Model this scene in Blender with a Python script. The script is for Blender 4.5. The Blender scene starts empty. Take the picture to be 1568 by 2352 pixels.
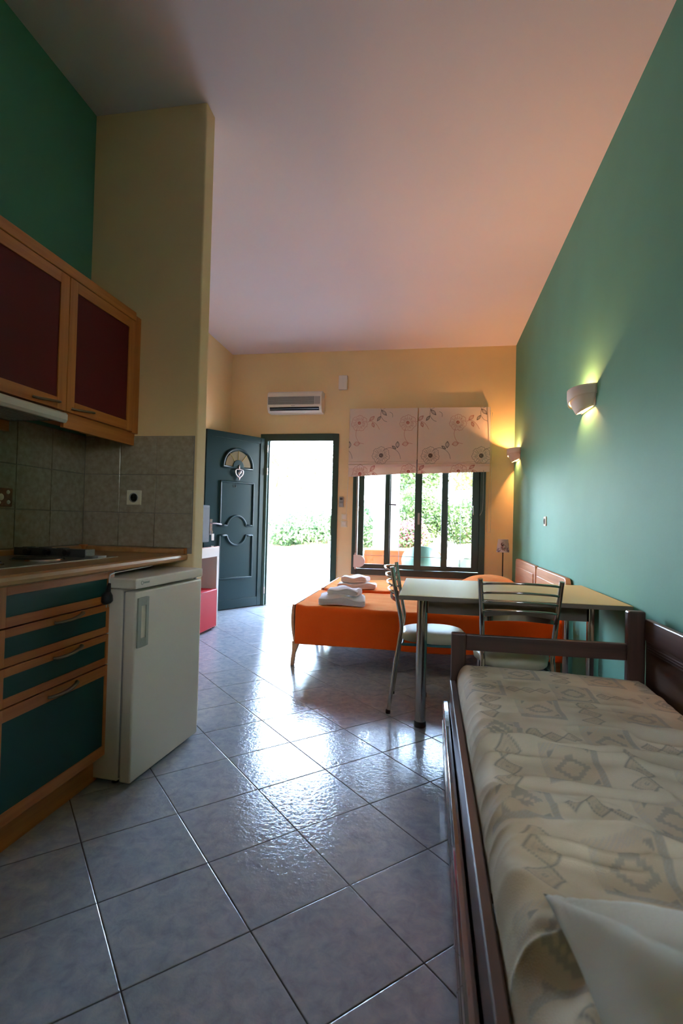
import bpy, bmesh, math, random
import numpy as np
from mathutils import Vector, Matrix

random.seed(7)
RNG = np.random.RandomState(7)
C = bpy.context.scene.collection
PI = math.pi


def lin(r, g, b, a=1.0):
    f = lambda v: v / 255 / 12.92 if v / 255 <= 0.04045 else ((v / 255 + 0.055) / 1.055) ** 2.4
    return (f(r), f(g), f(b), a)


# ------------------------------------------------------------------ camera
cam_d = bpy.data.cameras.new('camera')
cam_d.sensor_fit = 'HORIZONTAL'
cam_d.sensor_width = 36.0
cam_d.lens = 1175.43 / 1568 * 36.0
cam_d.clip_start = 0.05
cam_d.dof.use_dof = True
cam_d.dof.focus_distance = 3.2
cam_d.dof.aperture_fstop = 7.0
cam = bpy.data.objects.new('camera', cam_d)
C.objects.link(cam)
yaw, pitch, roll = -0.17103, 0.018467, 0.024592
fw = Vector((math.sin(yaw) * math.cos(pitch), math.cos(yaw) * math.cos(pitch), math.sin(pitch)))
r0 = fw.cross(Vector((0, 0, 1))).normalized()
u0 = r0.cross(fw)
rt = r0 * math.cos(roll) + u0 * math.sin(roll)
up = -r0 * math.sin(roll) + u0 * math.cos(roll)
M = Matrix((rt, up, -fw)).transposed().to_4x4()
M.translation = Vector((0, 0, 1.13))
cam.matrix_world = M
bpy.context.scene.camera = cam

# ------------------------------------------------------------------ world, sun, exposure
sc = bpy.context.scene
sc.view_settings.view_transform = 'Standard'
sc.view_settings.look = 'None'
sc.view_settings.exposure = -0.15
sc.view_settings.gamma = 1.0
sc.view_settings.use_curve_mapping = False
sc.cycles.max_bounces = 10
sc.cycles.diffuse_bounces = 6
sc.cycles.glossy_bounces = 5
sc.cycles.transparent_max_bounces = 12
sc.cycles.sample_clamp_indirect = 8.0
sc.cycles.use_denoising = True
sc.cycles.caustics_reflective = False
sc.cycles.caustics_refractive = False
w = bpy.data.worlds.new('sky')
sc.world = w
w.use_nodes = True
nt = w.node_tree
bg = nt.nodes['Background']
sky = nt.nodes.new('ShaderNodeTexSky')
sky.sky_type = 'NISHITA'
sky.sun_disc = False
sky.sun_elevation = math.radians(52)
sky.sun_rotation = math.radians(140)
sky.dust_density = 3.0
mixw = nt.nodes.new('ShaderNodeMix')
mixw.data_type = 'RGBA'
mixw.inputs[0].default_value = 0.75
mixw.inputs[7].default_value = (0.46, 0.58, 0.78, 1)
nt.links.new(sky.outputs[0], mixw.inputs[6])
nt.links.new(mixw.outputs[2], bg.inputs[0])
SKY = 52.0
bg.inputs[1].default_value = SKY
sun_d = bpy.data.lights.new('sun', 'SUN')
sun_d.energy = 10.0
sun_d.angle = 0.01
sun_d.color = (1.0, 0.97, 0.94)
sun = bpy.data.objects.new('sun', sun_d)
C.objects.link(sun)
# the sun stands high over the terrace, slightly behind the house corner
sun_dir = Vector((-0.35, -0.30, 0.88)).normalized()
sun.rotation_euler = sun_dir.to_track_quat('Z', 'Y').to_euler()
sun.location = (0, 12, 8)


# ------------------------------------------------------------------ materials
MATS = {}


def principled(name, col, rough=0.5, metal=0.0, spec=0.5):
    m = bpy.data.materials.new(name)
    m.use_nodes = True
    b = m.node_tree.nodes['Principled BSDF']
    b.inputs['Base Color'].default_value = col
    b.inputs['Roughness'].default_value = rough
    b.inputs['Metallic'].default_value = metal
    b.inputs['Specular IOR Level'].default_value = spec
    MATS[name] = m
    return m, m.node_tree, b


def noise_node(nt, scale, detail=3, coord='Object', stretch=(1, 1, 1), rough=0.5):
    tc = nt.nodes.new('ShaderNodeTexCoord')
    mp = nt.nodes.new('ShaderNodeMapping')
    mp.inputs['Scale'].default_value = stretch
    n = nt.nodes.new('ShaderNodeTexNoise')
    n.inputs['Scale'].default_value = scale
    n.inputs['Detail'].default_value = detail
    n.inputs['Roughness'].default_value = rough
    nt.links.new(tc.outputs[coord], mp.inputs[0])
    nt.links.new(mp.outputs[0], n.inputs['Vector'])
    return n


def ramp(nt, src, stops):
    r = nt.nodes.new('ShaderNodeValToRGB')
    while len(r.color_ramp.elements) < len(stops):
        r.color_ramp.elements.new(0.5)
    for e, (p, c) in zip(r.color_ramp.elements, stops):
        e.position = p
        e.color = c
    nt.links.new(src, r.inputs[0])
    return r


def add_bump(nt, b, src, strength, dist):
    bp = nt.nodes.new('ShaderNodeBump')
    bp.inputs['Strength'].default_value = strength
    bp.inputs['Distance'].default_value = dist
    nt.links.new(src, bp.inputs['Height'])
    nt.links.new(bp.outputs[0], b.inputs['Normal'])
    return bp


def mat(name, col, rough=0.5, metal=0.0, spec=0.5, var=0.0, vscale=6, bump=0.0, bscale=80, bdist=0.002, stretch=(1, 1, 1)):
    m, nt, b = principled(name, col, rough, metal, spec)
    if var:
        n = noise_node(nt, vscale, 4, stretch=stretch)
        c1 = tuple(v * (1 - var) for v in col[:3]) + (1,)
        c2 = tuple(min(1, v * (1 + var)) for v in col[:3]) + (1,)
        r = ramp(nt, n.outputs[0], [(0.3, c1), (0.7, c2)])
        nt.links.new(r.outputs[0], b.inputs['Base Color'])
    if bump:
        n2 = noise_node(nt, bscale, 3)
        add_bump(nt, b, n2.outputs[0], bump, bdist)
    return m


def wood(name, dark, light, rough=0.4, axis=2, scale=9, coat=0.0):
    m, nt, b = principled(name, light, rough)
    st = [26, 26, 26]
    st[axis] = 1.3
    n = noise_node(nt, scale / 9, 5, stretch=tuple(st), rough=0.6)
    r = ramp(nt, n.outputs[0], [(0.32, dark), (0.68, light)])
    nt.links.new(r.outputs[0], b.inputs['Base Color'])
    add_bump(nt, b, n.outputs[0], 0.08, 0.001)
    if coat:
        b.inputs['Coat Weight'].default_value = coat
    return m


mat('plaster_cream', lin(230, 204, 154), 0.75, var=0.03, vscale=2.5, bump=0.25, bscale=70, bdist=0.0015)
mat('plaster_green', lin(90, 146, 124), 0.6, spec=0.22, var=0.05, vscale=2.0, bump=0.2, bscale=45, bdist=0.0015)
mat('plaster_ceiling', lin(226, 218, 226), 0.8, var=0.015, vscale=1.2, bump=0.2, bscale=30, bdist=0.002)
mat('plaster_white', lin(240, 240, 238), 0.8, bump=0.2, bscale=60)
mat('grout', lin(58, 54, 50), 0.9, bump=0.3, bscale=200)
mat('grout_wall', lin(132, 126, 116), 0.9)
mat('white_plastic', lin(226, 222, 214), 0.35)
mat('cream_plastic', lin(222, 214, 190), 0.4)
mat('grey_plastic', lin(150, 150, 146), 0.4)
mat('dark_grey', lin(62, 62, 60), 0.4)
mat('black_plastic', lin(20, 20, 24), 0.4)
mat('black_iron', lin(24, 22, 20), 0.55)
mat('chrome', lin(200, 196, 190), 0.14, 1.0)
mat('brushed_steel', lin(170, 168, 160), 0.33, 1.0)
mat('handle_steel', lin(120, 108, 92), 0.45, 1.0)
mat('silver', lin(214, 208, 214), 0.25, 1.0, bump=0.3, bscale=300)
mat('fridge_white', lin(222, 216, 198), 0.28, bump=0.1, bscale=300, bdist=0.0006)
mat('fridge_grey', lin(150, 156, 140), 0.4)
wood('beech', lin(172, 96, 40), lin(206, 128, 62), 0.4, axis=1)
wood('beech_up', lin(172, 96, 40), lin(206, 128, 62), 0.4, axis=2)
wood('beech_door', lin(168, 90, 36), lin(200, 120, 56), 0.38, axis=1)
wood('worktop', lin(160, 112, 66), lin(190, 140, 90), 0.3, axis=1)
mat('panel_green', lin(20, 66, 60), 0.5, spec=0.25, var=0.03)
mat('panel_burgundy', lin(88, 20, 26), 0.55, spec=0.2, var=0.03)
wood('walnut', lin(58, 40, 34), lin(88, 62, 52), 0.32, axis=1)
wood('walnut_x', lin(58, 40, 34), lin(86, 60, 50), 0.34, axis=0)
wood('walnut_up', lin(58, 40, 34), lin(86, 60, 50), 0.34, axis=2)
wood('walnut_satin', lin(58, 42, 38), lin(84, 64, 58), 0.2, axis=1, coat=1.0)
wood('bed_wood', lin(172, 120, 82), lin(200, 148, 106), 0.35, axis=1)
mat('door_green', lin(14, 42, 46), 0.36, spec=0.28, bump=0.06, bscale=260, bdist=0.001)
mat('frame_green', lin(22, 52, 42), 0.38)
mat('door_glass', lin(104, 92, 70), 0.25, bump=0.3, bscale=160)
mat('brass', lin(190, 168, 110), 0.3, 1.0)
mat('red_leather', lin(200, 28, 44), 0.6, spec=0.25, bump=0.12, bscale=240)
mat('red_piping', lin(226, 100, 110), 0.45)
mat('terracotta', lin(204, 112, 58), 0.6, var=0.04)
mat('table_top', lin(200, 186, 132), 0.45, spec=0.2, var=0.015)
mat('table_edge', lin(116, 100, 82), 0.4)
mat('seat_vinyl', lin(190, 182, 150), 0.4, bump=0.08, bscale=300)
mat('towel', lin(236, 228, 226), 0.95, bump=0.5, bscale=420, bdist=0.003)
mat('pillow_cloth', lin(228, 232, 228), 0.85, bump=0.15, bscale=500)
mat('terrace_tile', lin(176, 172, 166), 0.5)
mat('skirting_tile', lin(170, 160, 158), 0.5, var=0.2, vscale=60)
mat('render_lilac', lin(150, 150, 162), 0.8, bump=0.2, bscale=60)
mat('stone', lin(206, 192, 176), 0.8, var=0.1, vscale=8, bump=0.5, bscale=12, bdist=0.03)
mat('soil', lin(150, 130, 96), 0.9, var=0.2, vscale=3)
mat('bark', lin(120, 90, 70), 0.9, var=0.2, vscale=20, bump=0.6, bscale=30, bdist=0.01)
mat('orange_cloth', lin(170, 78, 40), 0.8)
mat('pale_green_plastic', lin(92, 128, 116), 0.4)
mat('screen_dark', lin(18, 20, 26), 0.1)
mat('tv_grey', lin(52, 55, 64), 0.6, spec=0.2)
mat('tv_screen', lin(30, 34, 44), 0.55, spec=0.2)
mat('relief_brown', lin(120, 80, 54), 0.6, var=0.3, vscale=60)
mat('aqua', lin(50, 110, 112), 0.5)
mat('slat_white', lin(235, 235, 230), 0.6)

# orange terry bedspread
m, nt, b = principled('spread_orange', lin(240, 90, 26), 0.9)
n = noise_node(nt, 320, 3)
n2 = noise_node(nt, 4, 3)
r = ramp(nt, n2.outputs[0], [(0.3, lin(236, 82, 20)), (0.7, lin(244, 94, 28))])
nt.links.new(r.outputs[0], b.inputs['Base Color'])
add_bump(nt, b, n.outputs[0], 0.7, 0.006)
b.inputs['Specular IOR Level'].default_value = 0.15
b.inputs['Sheen Weight'].default_value = 1.0
b.inputs['Sheen Roughness'].default_value = 0.4
b.inputs['Sheen Tint'].default_value = lin(255, 190, 105)

# ceramic of the wall lamps, slightly translucent
m, nt, b = principled('lamp_ceramic', lin(236, 224, 214), 0.55)

# floor tiles: glazed blue-grey marble look with a wavy glaze
m, nt, b = principled('floor_tile', lin(176, 174, 172), 0.10, spec=0.6)
oi = nt.nodes.new('ShaderNodeObjectInfo')
tc = nt.nodes.new('ShaderNodeTexCoord')
addv = nt.nodes.new('ShaderNodeVectorMath')
addv.operation = 'ADD'
scl = nt.nodes.new('ShaderNodeVectorMath')
scl.operation = 'SCALE'
scl.inputs['Scale'].default_value = 37.0
cmb = nt.nodes.new('ShaderNodeCombineXYZ')
nt.links.new(oi.outputs['Random'], cmb.inputs[0])
nt.links.new(oi.outputs['Random'], cmb.inputs[1])
nt.links.new(cmb.outputs[0], scl.inputs[0])
nt.links.new(tc.outputs['Object'], addv.inputs[0])
nt.links.new(scl.outputs[0], addv.inputs[1])
n1 = nt.nodes.new('ShaderNodeTexNoise')
n1.inputs['Scale'].default_value = 19
n1.inputs['Detail'].default_value = 6
n1.inputs['Roughness'].default_value = 0.65
n1.inputs['Distortion'].default_value = 0.6
nt.links.new(addv.outputs[0], n1.inputs['Vector'])
r = ramp(nt, n1.outputs[0], [(0.28, lin(140, 148, 160)), (0.5, lin(160, 167, 176)), (0.72, lin(180, 181, 184))])
nt.links.new(r.outputs[0], b.inputs['Base Color'])
n2 = nt.nodes.new('ShaderNodeTexNoise')
n2.inputs['Scale'].default_value = 55
n2.inputs['Detail'].default_value = 4
n2.inputs['Roughness'].default_value = 0.6
nt.links.new(addv.outputs[0], n2.inputs['Vector'])
r2 = ramp(nt, n2.outputs[0], [(0.42, (0, 0, 0, 1)), (0.62, (1, 1, 1, 1))])
add_bump(nt, b, r2.outputs[0], 0.19, 0.0016)

# kitchen wall tiles
m, nt, b = principled('kitchen_tile', lin(196, 188, 170), 0.22)
n1 = noise_node(nt, 40, 4)
r = ramp(nt, n1.outputs[0], [(0.3, lin(146, 134, 114)), (0.7, lin(168, 158, 138))])
nt.links.new(r.outputs[0], b.inputs['Base Color'])
n2 = noise_node(nt, 120, 3)
add_bump(nt, b, n2.outputs[0], 0.15, 0.001)

# thin window glass: see-through with a surface reflection
m = bpy.data.materials.new('window_glass')
m.use_nodes = True
nt = m.node_tree
nt.nodes.clear()
out = nt.nodes.new('ShaderNodeOutputMaterial')
tr = nt.nodes.new('ShaderNodeBsdfTransparent')
tr.inputs[0].default_value = (0.93, 0.95, 0.94, 1)
gl = nt.nodes.new('ShaderNodeBsdfGlossy')
gl.inputs['Roughness'].default_value = 0.02
fr = nt.nodes.new('ShaderNodeFresnel')
fr.inputs[0].default_value = 1.45
mx = nt.nodes.new('ShaderNodeMixShader')
nt.links.new(fr.outputs[0], mx.inputs[0])
nt.links.new(tr.outputs[0], mx.inputs[1])
nt.links.new(gl.outputs[0], mx.inputs[2])
nt.links.new(mx.outputs[0], out.inputs[0])
MATS['window_glass'] = m


def attr_mat(name, rough=0.85, translucent=0.0, bump=0.0, bscale=300):
    """cloth whose printed / woven pattern is stored as a colour attribute on the mesh"""
    m, nt, b = principled(name, (1, 1, 1, 1), rough)
    a = nt.nodes.new('ShaderNodeAttribute')
    a.attribute_name = 'print'
    nt.links.new(a.outputs['Color'], b.inputs['Base Color'])
    if bump:
        n = noise_node(nt, bscale, 3)
        add_bump(nt, b, n.outputs[0], bump, 0.002)
    if translucent:
        t = nt.nodes.new('ShaderNodeBsdfTranslucent')
        nt.links.new(a.outputs['Color'], t.inputs[0])
        mx = nt.nodes.new('ShaderNodeMixShader')
        mx.inputs[0].default_value = translucent
        o = nt.nodes['Material Output']
        nt.links.new(b.outputs[0], mx.inputs[1])
        nt.links.new(t.outputs[0], mx.inputs[2])
        nt.links.new(mx.outputs[0], o.inputs[0])
    return m


attr_mat('blanket', 0.9, bump=0.35, bscale=420)
attr_mat('blind_cloth', 0.85, translucent=0.24)
attr_mat('shade_cloth', 0.8, translucent=0.2)


def leaf_mat(name, c1, c2):
    m, nt, b = principled(name, c1, 0.5)
    n = noise_node(nt, 3.0, 3)
    r = ramp(nt, n.outputs[0], [(0.35, c1), (0.65, c2)])
    nt.links.new(r.outputs[0], b.inputs['Base Color'])
    t = nt.nodes.new('ShaderNodeBsdfTranslucent')
    nt.links.new(r.outputs[0], t.inputs[0])
    mx = nt.nodes.new('ShaderNodeMixShader')
    mx.inputs[0].default_value = 0.45
    o = nt.nodes['Material Output']
    nt.links.new(b.outputs[0], mx.inputs[1])
    nt.links.new(t.outputs[0], mx.inputs[2])
    nt.links.new(mx.outputs[0], o.inputs[0])
    return m


leaf_mat('leaf_ivy', lin(66, 98, 68), lin(104, 130, 88))
leaf_mat('leaf_tree', lin(78, 88, 40), lin(110, 112, 60))
leaf_mat('leaf_bush', lin(50, 76, 42), lin(84, 104, 58))
leaf_mat('petal_pink', lin(150, 70, 90), lin(170, 90, 110))

m, nt, b = principled('bulb', (1, 1, 1, 1), 0.5)
b.inputs['Emission Color'].default_value = (1.0, 0.72, 0.38, 1)
b.inputs['Emission Strength'].default_value = 60.0


# ------------------------------------------------------------------ mesh helpers
def link(o, parent=None):
    C.objects.link(o)
    if parent is not None:
        o.parent = parent
    return o


def tag(o, label=None, cat=None, group=None, kind=None):
    if label:
        o['label'] = label
    if cat:
        o['category'] = cat
    if group:
        o['group'] = group
    if kind:
        o['kind'] = kind
    return o


def empty(name, loc=(0, 0, 0), rz=0.0, label=None, cat=None, group=None, kind=None):
    o = bpy.data.objects.new(name, None)
    o.empty_display_size = 0.1
    C.objects.link(o)
    o.location = loc
    o.rotation_euler = (0, 0, rz)
    return tag(o, label, cat, group, kind)


class MB:
    """collects geometry for ONE mesh object"""

    def __init__(s):
        s.v = []
        s.f = []

    def add(s, vs, fs, mtx=None):
        o = len(s.v)
        if mtx is not None:
            vs = [tuple(mtx @ Vector(p)) for p in vs]
        s.v += [tuple(p) for p in vs]
        s.f += [tuple(i + o for i in f) for f in fs]
        return s

    def box(s, x0, x1, y0, y1, z0, z1, mtx=None):
        vs = [(x, y, z) for z in (z0, z1) for y in (y0, y1) for x in (x0, x1)]
        fs = [(0, 2, 3, 1), (4, 5, 7, 6), (0, 1, 5, 4), (2, 6, 7, 3), (0, 4, 6, 2), (1, 3, 7, 5)]
        return s.add(vs, fs, mtx)

    def prism(s, poly, h0, h1, axis='z', mtx=None):
        n = len(poly)

        def P(a, b, h):
            return {'z': (a, b, h), 'y': (a, h, b), 'x': (h, a, b)}[axis]
        vs = [P(a, b, h0) for a, b in poly] + [P(a, b, h1) for a, b in poly]
        fs = [tuple(range(n))[::-1], tuple(range(n, 2 * n))]
        fs += [(i, (i + 1) % n, n + (i + 1) % n, n + i) for i in range(n)]
        return s.add(vs, fs, mtx)

    def tube(s, pts, r, n=10, caps=True, closed=False, mtx=None, flat=1.0):
        pts = [Vector(p) for p in pts]
        m = len(pts)
        rr = r if isinstance(r, (list, tuple)) else [r] * m
        tans = []
        for i in range(m):
            if closed:
                t = pts[(i + 1) % m] - pts[i - 1]
            else:
                t = pts[min(i + 1, m - 1)] - pts[max(i - 1, 0)]
            tans.append(t.normalized())
        ref = Vector((0, 0, 1)) if abs(tans[0].z) < 0.9 else Vector((1, 0, 0))
        nrm = (ref - tans[0] * ref.dot(tans[0])).normalized()
        vs, fs = [], []
        for i in range(m):
            if i:
                nrm = (nrm - tans[i] * nrm.dot(tans[i])).normalized()
            bi = tans[i].cross(nrm)
            for k in range(n):
                a = 2 * PI * k / n
                vs.append(tuple(pts[i] + nrm * math.cos(a) * rr[i] + bi * math.sin(a) * rr[i] * flat))
        rng = m if closed else m - 1
        for i in range(rng):
            for k in range(n):
                a0 = i * n + k
                a1 = i * n + (k + 1) % n
                b0 = ((i + 1) % m) * n + k
                b1 = ((i + 1) % m) * n + (k + 1) % n
                fs.append((a0, a1, b1, b0))
        if caps and not closed:
            fs.append(tuple(range(n))[::-1])
            fs.append(tuple(range((m - 1) * n, m * n)))
        return s.add(vs, fs, mtx)

    def lathe(s, prof, cx=0, cy=0, n=24, a0=0.0, a1=2 * PI, mtx=None):
        full = abs(a1 - a0 - 2 * PI) < 1e-6
        cnt = n if full else n + 1
        vs, fs = [], []
        for k in range(cnt):
            a = a0 + (a1 - a0) * k / n
            for r_, z in prof:
                vs.append((cx + r_ * math.cos(a), cy + r_ * math.sin(a), z))
        L = len(prof)
        for k in range(n):
            k2 = (k + 1) % cnt
            for j in range(L - 1):
                fs.append((k * L + j, k2 * L + j, k2 * L + j + 1, k * L + j + 1))
        return s.add(vs, fs, mtx)

    def build(s, name, mt, parent=None, smooth=False, bevel=0.0, seg=2, solid=0.0, subd=0):
        me = bpy.data.meshes.new(name)
        me.from_pydata(s.v, [], s.f)
        me.validate()
        bm = bmesh.new()
        bm.from_mesh(me)
        bmesh.ops.remove_doubles(bm, verts=bm.verts, dist=1e-6)
        bmesh.ops.recalc_face_normals(bm, faces=bm.faces)
        bm.to_mesh(me)
        bm.free()
        me.materials.append(MATS[mt])
        if smooth:
            for p in me.polygons:
                p.use_smooth = True
            if smooth == 'auto':
                me.set_sharp_from_angle(angle=math.radians(40))
        o = bpy.data.objects.new(name, me)
        link(o, parent)
        if solid:
            md = o.modifiers.new('s', 'SOLIDIFY')
            md.thickness = solid
            md.offset = 0
        if bevel:
            md = o.modifiers.new('b', 'BEVEL')
            md.width = bevel
            md.segments = seg
            md.limit_method = 'ANGLE'
            md.angle_limit = math.radians(40)
        if subd:
            md = o.modifiers.new('u', 'SUBSURF')
            md.levels = subd
            md.render_levels = subd
        return o


def spline(pts, n=8, closed=False):
    P_ = [Vector(p) for p in pts]
    m = len(P_)
    out = []
    for i in range(m if closed else m - 1):
        p0 = P_[(i - 1) % m] if (closed or i > 0) else P_[0]
        p1, p2 = P_[i], P_[(i + 1) % m]
        p3 = P_[(i + 2) % m] if (closed or i + 2 < m) else P_[-1]
        for k in range(n):
            t = k / n
            out.append(0.5 * ((2 * p1) + (p2 - p0) * t + (2 * p0 - 5 * p1 + 4 * p2 - p3) * t * t + (3 * p1 - p0 - 3 * p2 + p3) * t ** 3))
    if not closed:
        out.append(P_[-1])
    return out


def grid_obj(name, X, Y, Z, mt, parent=None, col=None, flip=False, solid=0.0):
    """one mesh from 2-D arrays of coordinates, optional colour attribute 'print' (linear rgb)"""
    h, w_ = X.shape
    me = bpy.data.meshes.new(name)
    co = np.stack([X, Y, Z], -1).reshape(-1, 3).astype(np.float32)
    me.vertices.add(len(co))
    me.vertices.foreach_set('co', co.ravel())
    idx = np.arange(h * w_).reshape(h, w_)
    a, b_, c, d = idx[:-1, :-1], idx[:-1, 1:], idx[1:, 1:], idx[1:, :-1]
    q = np.stack([a, d, c, b_] if flip else [a, b_, c, d], -1).reshape(-1, 4)
    me.loops.add(q.size)
    me.loops.foreach_set('vertex_index', q.ravel().astype(np.int32))
    me.polygons.add(len(q))
    me.polygons.foreach_set('loop_start', np.arange(0, q.size, 4, dtype=np.int32))
    me.update(calc_edges=True)
    me.polygons.foreach_set('use_smooth', np.ones(len(q), dtype=bool))
    if col is not None:
        at = me.color_attributes.new('print', 'FLOAT_COLOR', 'POINT')
        c4 = np.concatenate([col.reshape(-1, 3), np.ones((h * w_, 1))], 1).astype(np.float32)
        at.data.foreach_set('color', c4.ravel())
    me.materials.append(MATS[mt])
    o = bpy.data.objects.new(name, me)
    link(o, parent)
    if solid:
        md = o.modifiers.new('s', 'SOLIDIFY')
        md.thickness = solid
        md.offset = 0
    return o


def vnoise(x, y, seed=0):
    """smooth value noise on numpy arrays, -1..1"""
    r = np.random.RandomState(seed)
    T = r.rand(64, 64) * 2 - 1
    xi, yi = np.floor(x).astype(int), np.floor(y).astype(int)
    fx, fy = x - xi, y - yi
    fx, fy = fx * fx * (3 - 2 * fx), fy * fy * (3 - 2 * fy)
    g = lambda a, b_: T[a % 64, b_ % 64]
    return (g(xi, yi) * (1 - fx) + g(xi + 1, yi) * fx) * (1 - fy) + (g(xi, yi + 1) * (1 - fx) + g(xi + 1, yi + 1) * fx) * fy


def copy_tree(o, parent=None):
    c = o.copy()
    C.objects.link(c)
    if parent is not None:
        c.parent = parent
    for ch in [q for q in bpy.data.objects if q.parent == o]:
        copy_tree(ch, c)
    return c


# ================================================================== THE ROOM
XR, XL, XK, YF, YN, YP = 1.0, -2.66, -1.92, 6.5, -0.5, 2.59


def ceil_z(y):
    return 3.34 + (6.5 - y) * 0.0172


def struct(o):
    o['kind'] = 'structure'
    return o


H = 3.62
struct(MB().box(XR, XR + 0.2, YN - 0.2, YF + 0.25, -0.1, H).build('wall_right', 'plaster_green'))
wall_left = struct(MB().box(XL - 0.2, XL, 2.70, YF + 0.25, -0.1, H).build('wall_left', 'plaster_cream'))
wall_kitchen = struct(MB().box(XK - 0.2, XK, YN - 0.2, 2.70, -0.1, H).build('wall_kitchen', 'plaster_green'))
nw = MB()      # wall behind the viewer, with a small high window added to light the daybed
NX0, NX1, NZ0, NZ1 = 0.46, 0.86, 1.62, 2.02
nw.box(XK, NX0, YN - 0.2, YN, -0.1, H)
nw.box(NX1, XR, YN - 0.2, YN, -0.1, H)
nw.box(NX0, NX1, YN - 0.2, YN, -0.1, NZ0)
nw.box(NX0, NX1, YN - 0.2, YN, NZ1, H)
struct(nw.build('wall_near', 'plaster_cream'))
fill_win = empty('fill_window', (0, 0, 0), kind='structure')
nf = MB()
nf.box(NX0, NX0 + 0.04, YN - 0.12, YN - 0.06, NZ0, NZ1)
nf.box(NX1 - 0.04, NX1, YN - 0.12, YN - 0.06, NZ0, NZ1)
nf.box(NX0 + 0.04, NX1 - 0.04, YN - 0.12, YN - 0.06, NZ0, NZ0 + 0.04)
nf.box(NX0 + 0.04, NX1 - 0.04, YN - 0.12, YN - 0.06, NZ1 - 0.04, NZ1)
nf.build('window_frame', 'frame_green', fill_win)
MB().box(NX0 + 0.035, NX1 - 0.035, YN - 0.095, YN - 0.091, NZ0 + 0.035, NZ1 - 0.035).build('glass_pane', 'window_glass', fill_win)
wall_part = MB().box(XL, -1.25, YP, 2.70, 0, H)
wall_partition = struct(wall_part.build('wall_partition', 'plaster_cream', bevel=0.008))
# far wall with door and window openings
DX0, DX1, DZ = -2.205, -1.20, 2.235
WX0, WX1, WZ0, WZ1 = -0.955, 0.645, 0.475, 1.90
fwm = MB()
fwm.box(XL, DX0, YF, YF + 0.25, -0.1, H)
fwm.box(DX0, DX1, YF, YF + 0.25, DZ, H)
fwm.box(DX1, WX0, YF, YF + 0.25, -0.1, H)
fwm.box(WX0, WX1, YF, YF + 0.25, WZ1, H)
fwm.box(WX0, WX1, YF, YF + 0.25, -0.1, WZ0)
fwm.box(WX1, XR, YF, YF + 0.25, -0.1, H)
struct(fwm.build('wall_far', 'plaster_cream'))
# ceiling, rising gently away from the far wall
cm = MB()
ya, yb = YF + 0.25, YN - 0.2
vs = [(XL - .2, ya, ceil_z(ya)), (XR + .2, ya, ceil_z(ya)), (XR + .2, yb, ceil_z(yb)), (XL - .2, yb, ceil_z(yb))]
vs += [(x, y, z + 0.15) for x, y, z in vs]
cm.add(vs, [(0, 3, 2, 1), (4, 5, 6, 7), (0, 1, 5, 4), (1, 2, 6, 5), (2, 3, 7, 6), (3, 0, 4, 7)])
struct(cm.build('ceiling', 'plaster_ceiling'))

# floor: grout bed with every tile on it
floor = struct(MB().box(XL, XR, YN, YF + 0.25, -0.1, -0.0025).build('floor', 'grout'))


def clip(poly, ax, val, keep_less):
    out = []
    for i in range(len(poly)):
        a, b_ = poly[i], poly[(i + 1) % len(poly)]
        ia = (a[ax] <= val) == keep_less or abs(a[ax] - val) < 1e-9
        ib = (b_[ax] <= val) == keep_less or abs(b_[ax] - val) < 1e-9
        if ia:
            out.append(a)
        if ia != ib:
            t = (val - a[ax]) / (b_[ax] - a[ax])
            out.append((a[0] + t * (b_[0] - a[0]), a[1] + t * (b_[1] - a[1])))
    return out


def area(p):
    return 0.5 * sum(p[i][0] * p[(i + 1) % len(p)][1] - p[(i + 1) % len(p)][0] * p[i][1] for i in range(len(p)))


def inset(poly, d):
    n = len(poly)
    res = []
    for i in range(n):
        p0, p1, p2 = Vector(poly[i - 1]), Vector(poly[i]), Vector(poly[(i + 1) % n])
        e1, e2 = (p1 - p0).normalized(), (p2 - p1).normalized()
        n1, n2 = Vector((-e1.y, e1.x)), Vector((-e2.y, e2.x))
        k = n1 + n2
        dd = d / max(0.3, k.dot(n1)) if k.length > 1e-6 else d
        res.append(tuple(p1 + k * dd))
    return res


def tile_mesh(poly, name, mt, t0=-0.0025, bev=0.0022, drop=0.0009, top=0.0):
    rings = [(poly, t0), (poly, top - drop), (inset(poly, bev * 0.5), top - drop * 0.3), (inset(poly, bev), top)]
    n = len(poly)
    vs, fs = [], []
    for pl, z in rings:
        vs += [(x, y, z) for x, y in pl]
    for k in range(len(rings) - 1):
        fs += [(k * n + i, k * n + (i + 1) % n, (k + 1) * n + (i + 1) % n, (k + 1) * n + i) for i in range(n)]
    fs.append(tuple(range((len(rings) - 1) * n, len(rings) * n)))
    me = bpy.data.meshes.new(name)
    me.from_pydata(vs, [], fs)
    me.materials.append(MATS[mt])
    return me


TS = 0.333
OX, OY, ANG = -2.77408623 * TS, 5.54511344 * TS, 0.76835593
ca, sa = math.cos(ANG), math.sin(ANG)
JW = 0.0032
full = [(0, 0), (0, 0), (0, 0), (0, 0)]


def gpt(i, j):
    return (OX + (i * ca + j * sa) * TS, OY + (i * sa - j * ca) * TS)


def poly_of(i, j):
    a = JW / 2 / TS
    p = [gpt(i + a, j + a), gpt(i + 1 - a, j + a), gpt(i + 1 - a, j + 1 - a), gpt(i + a, j + 1 - a)]
    return p[::-1] if area(p) < 0 else p


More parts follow.
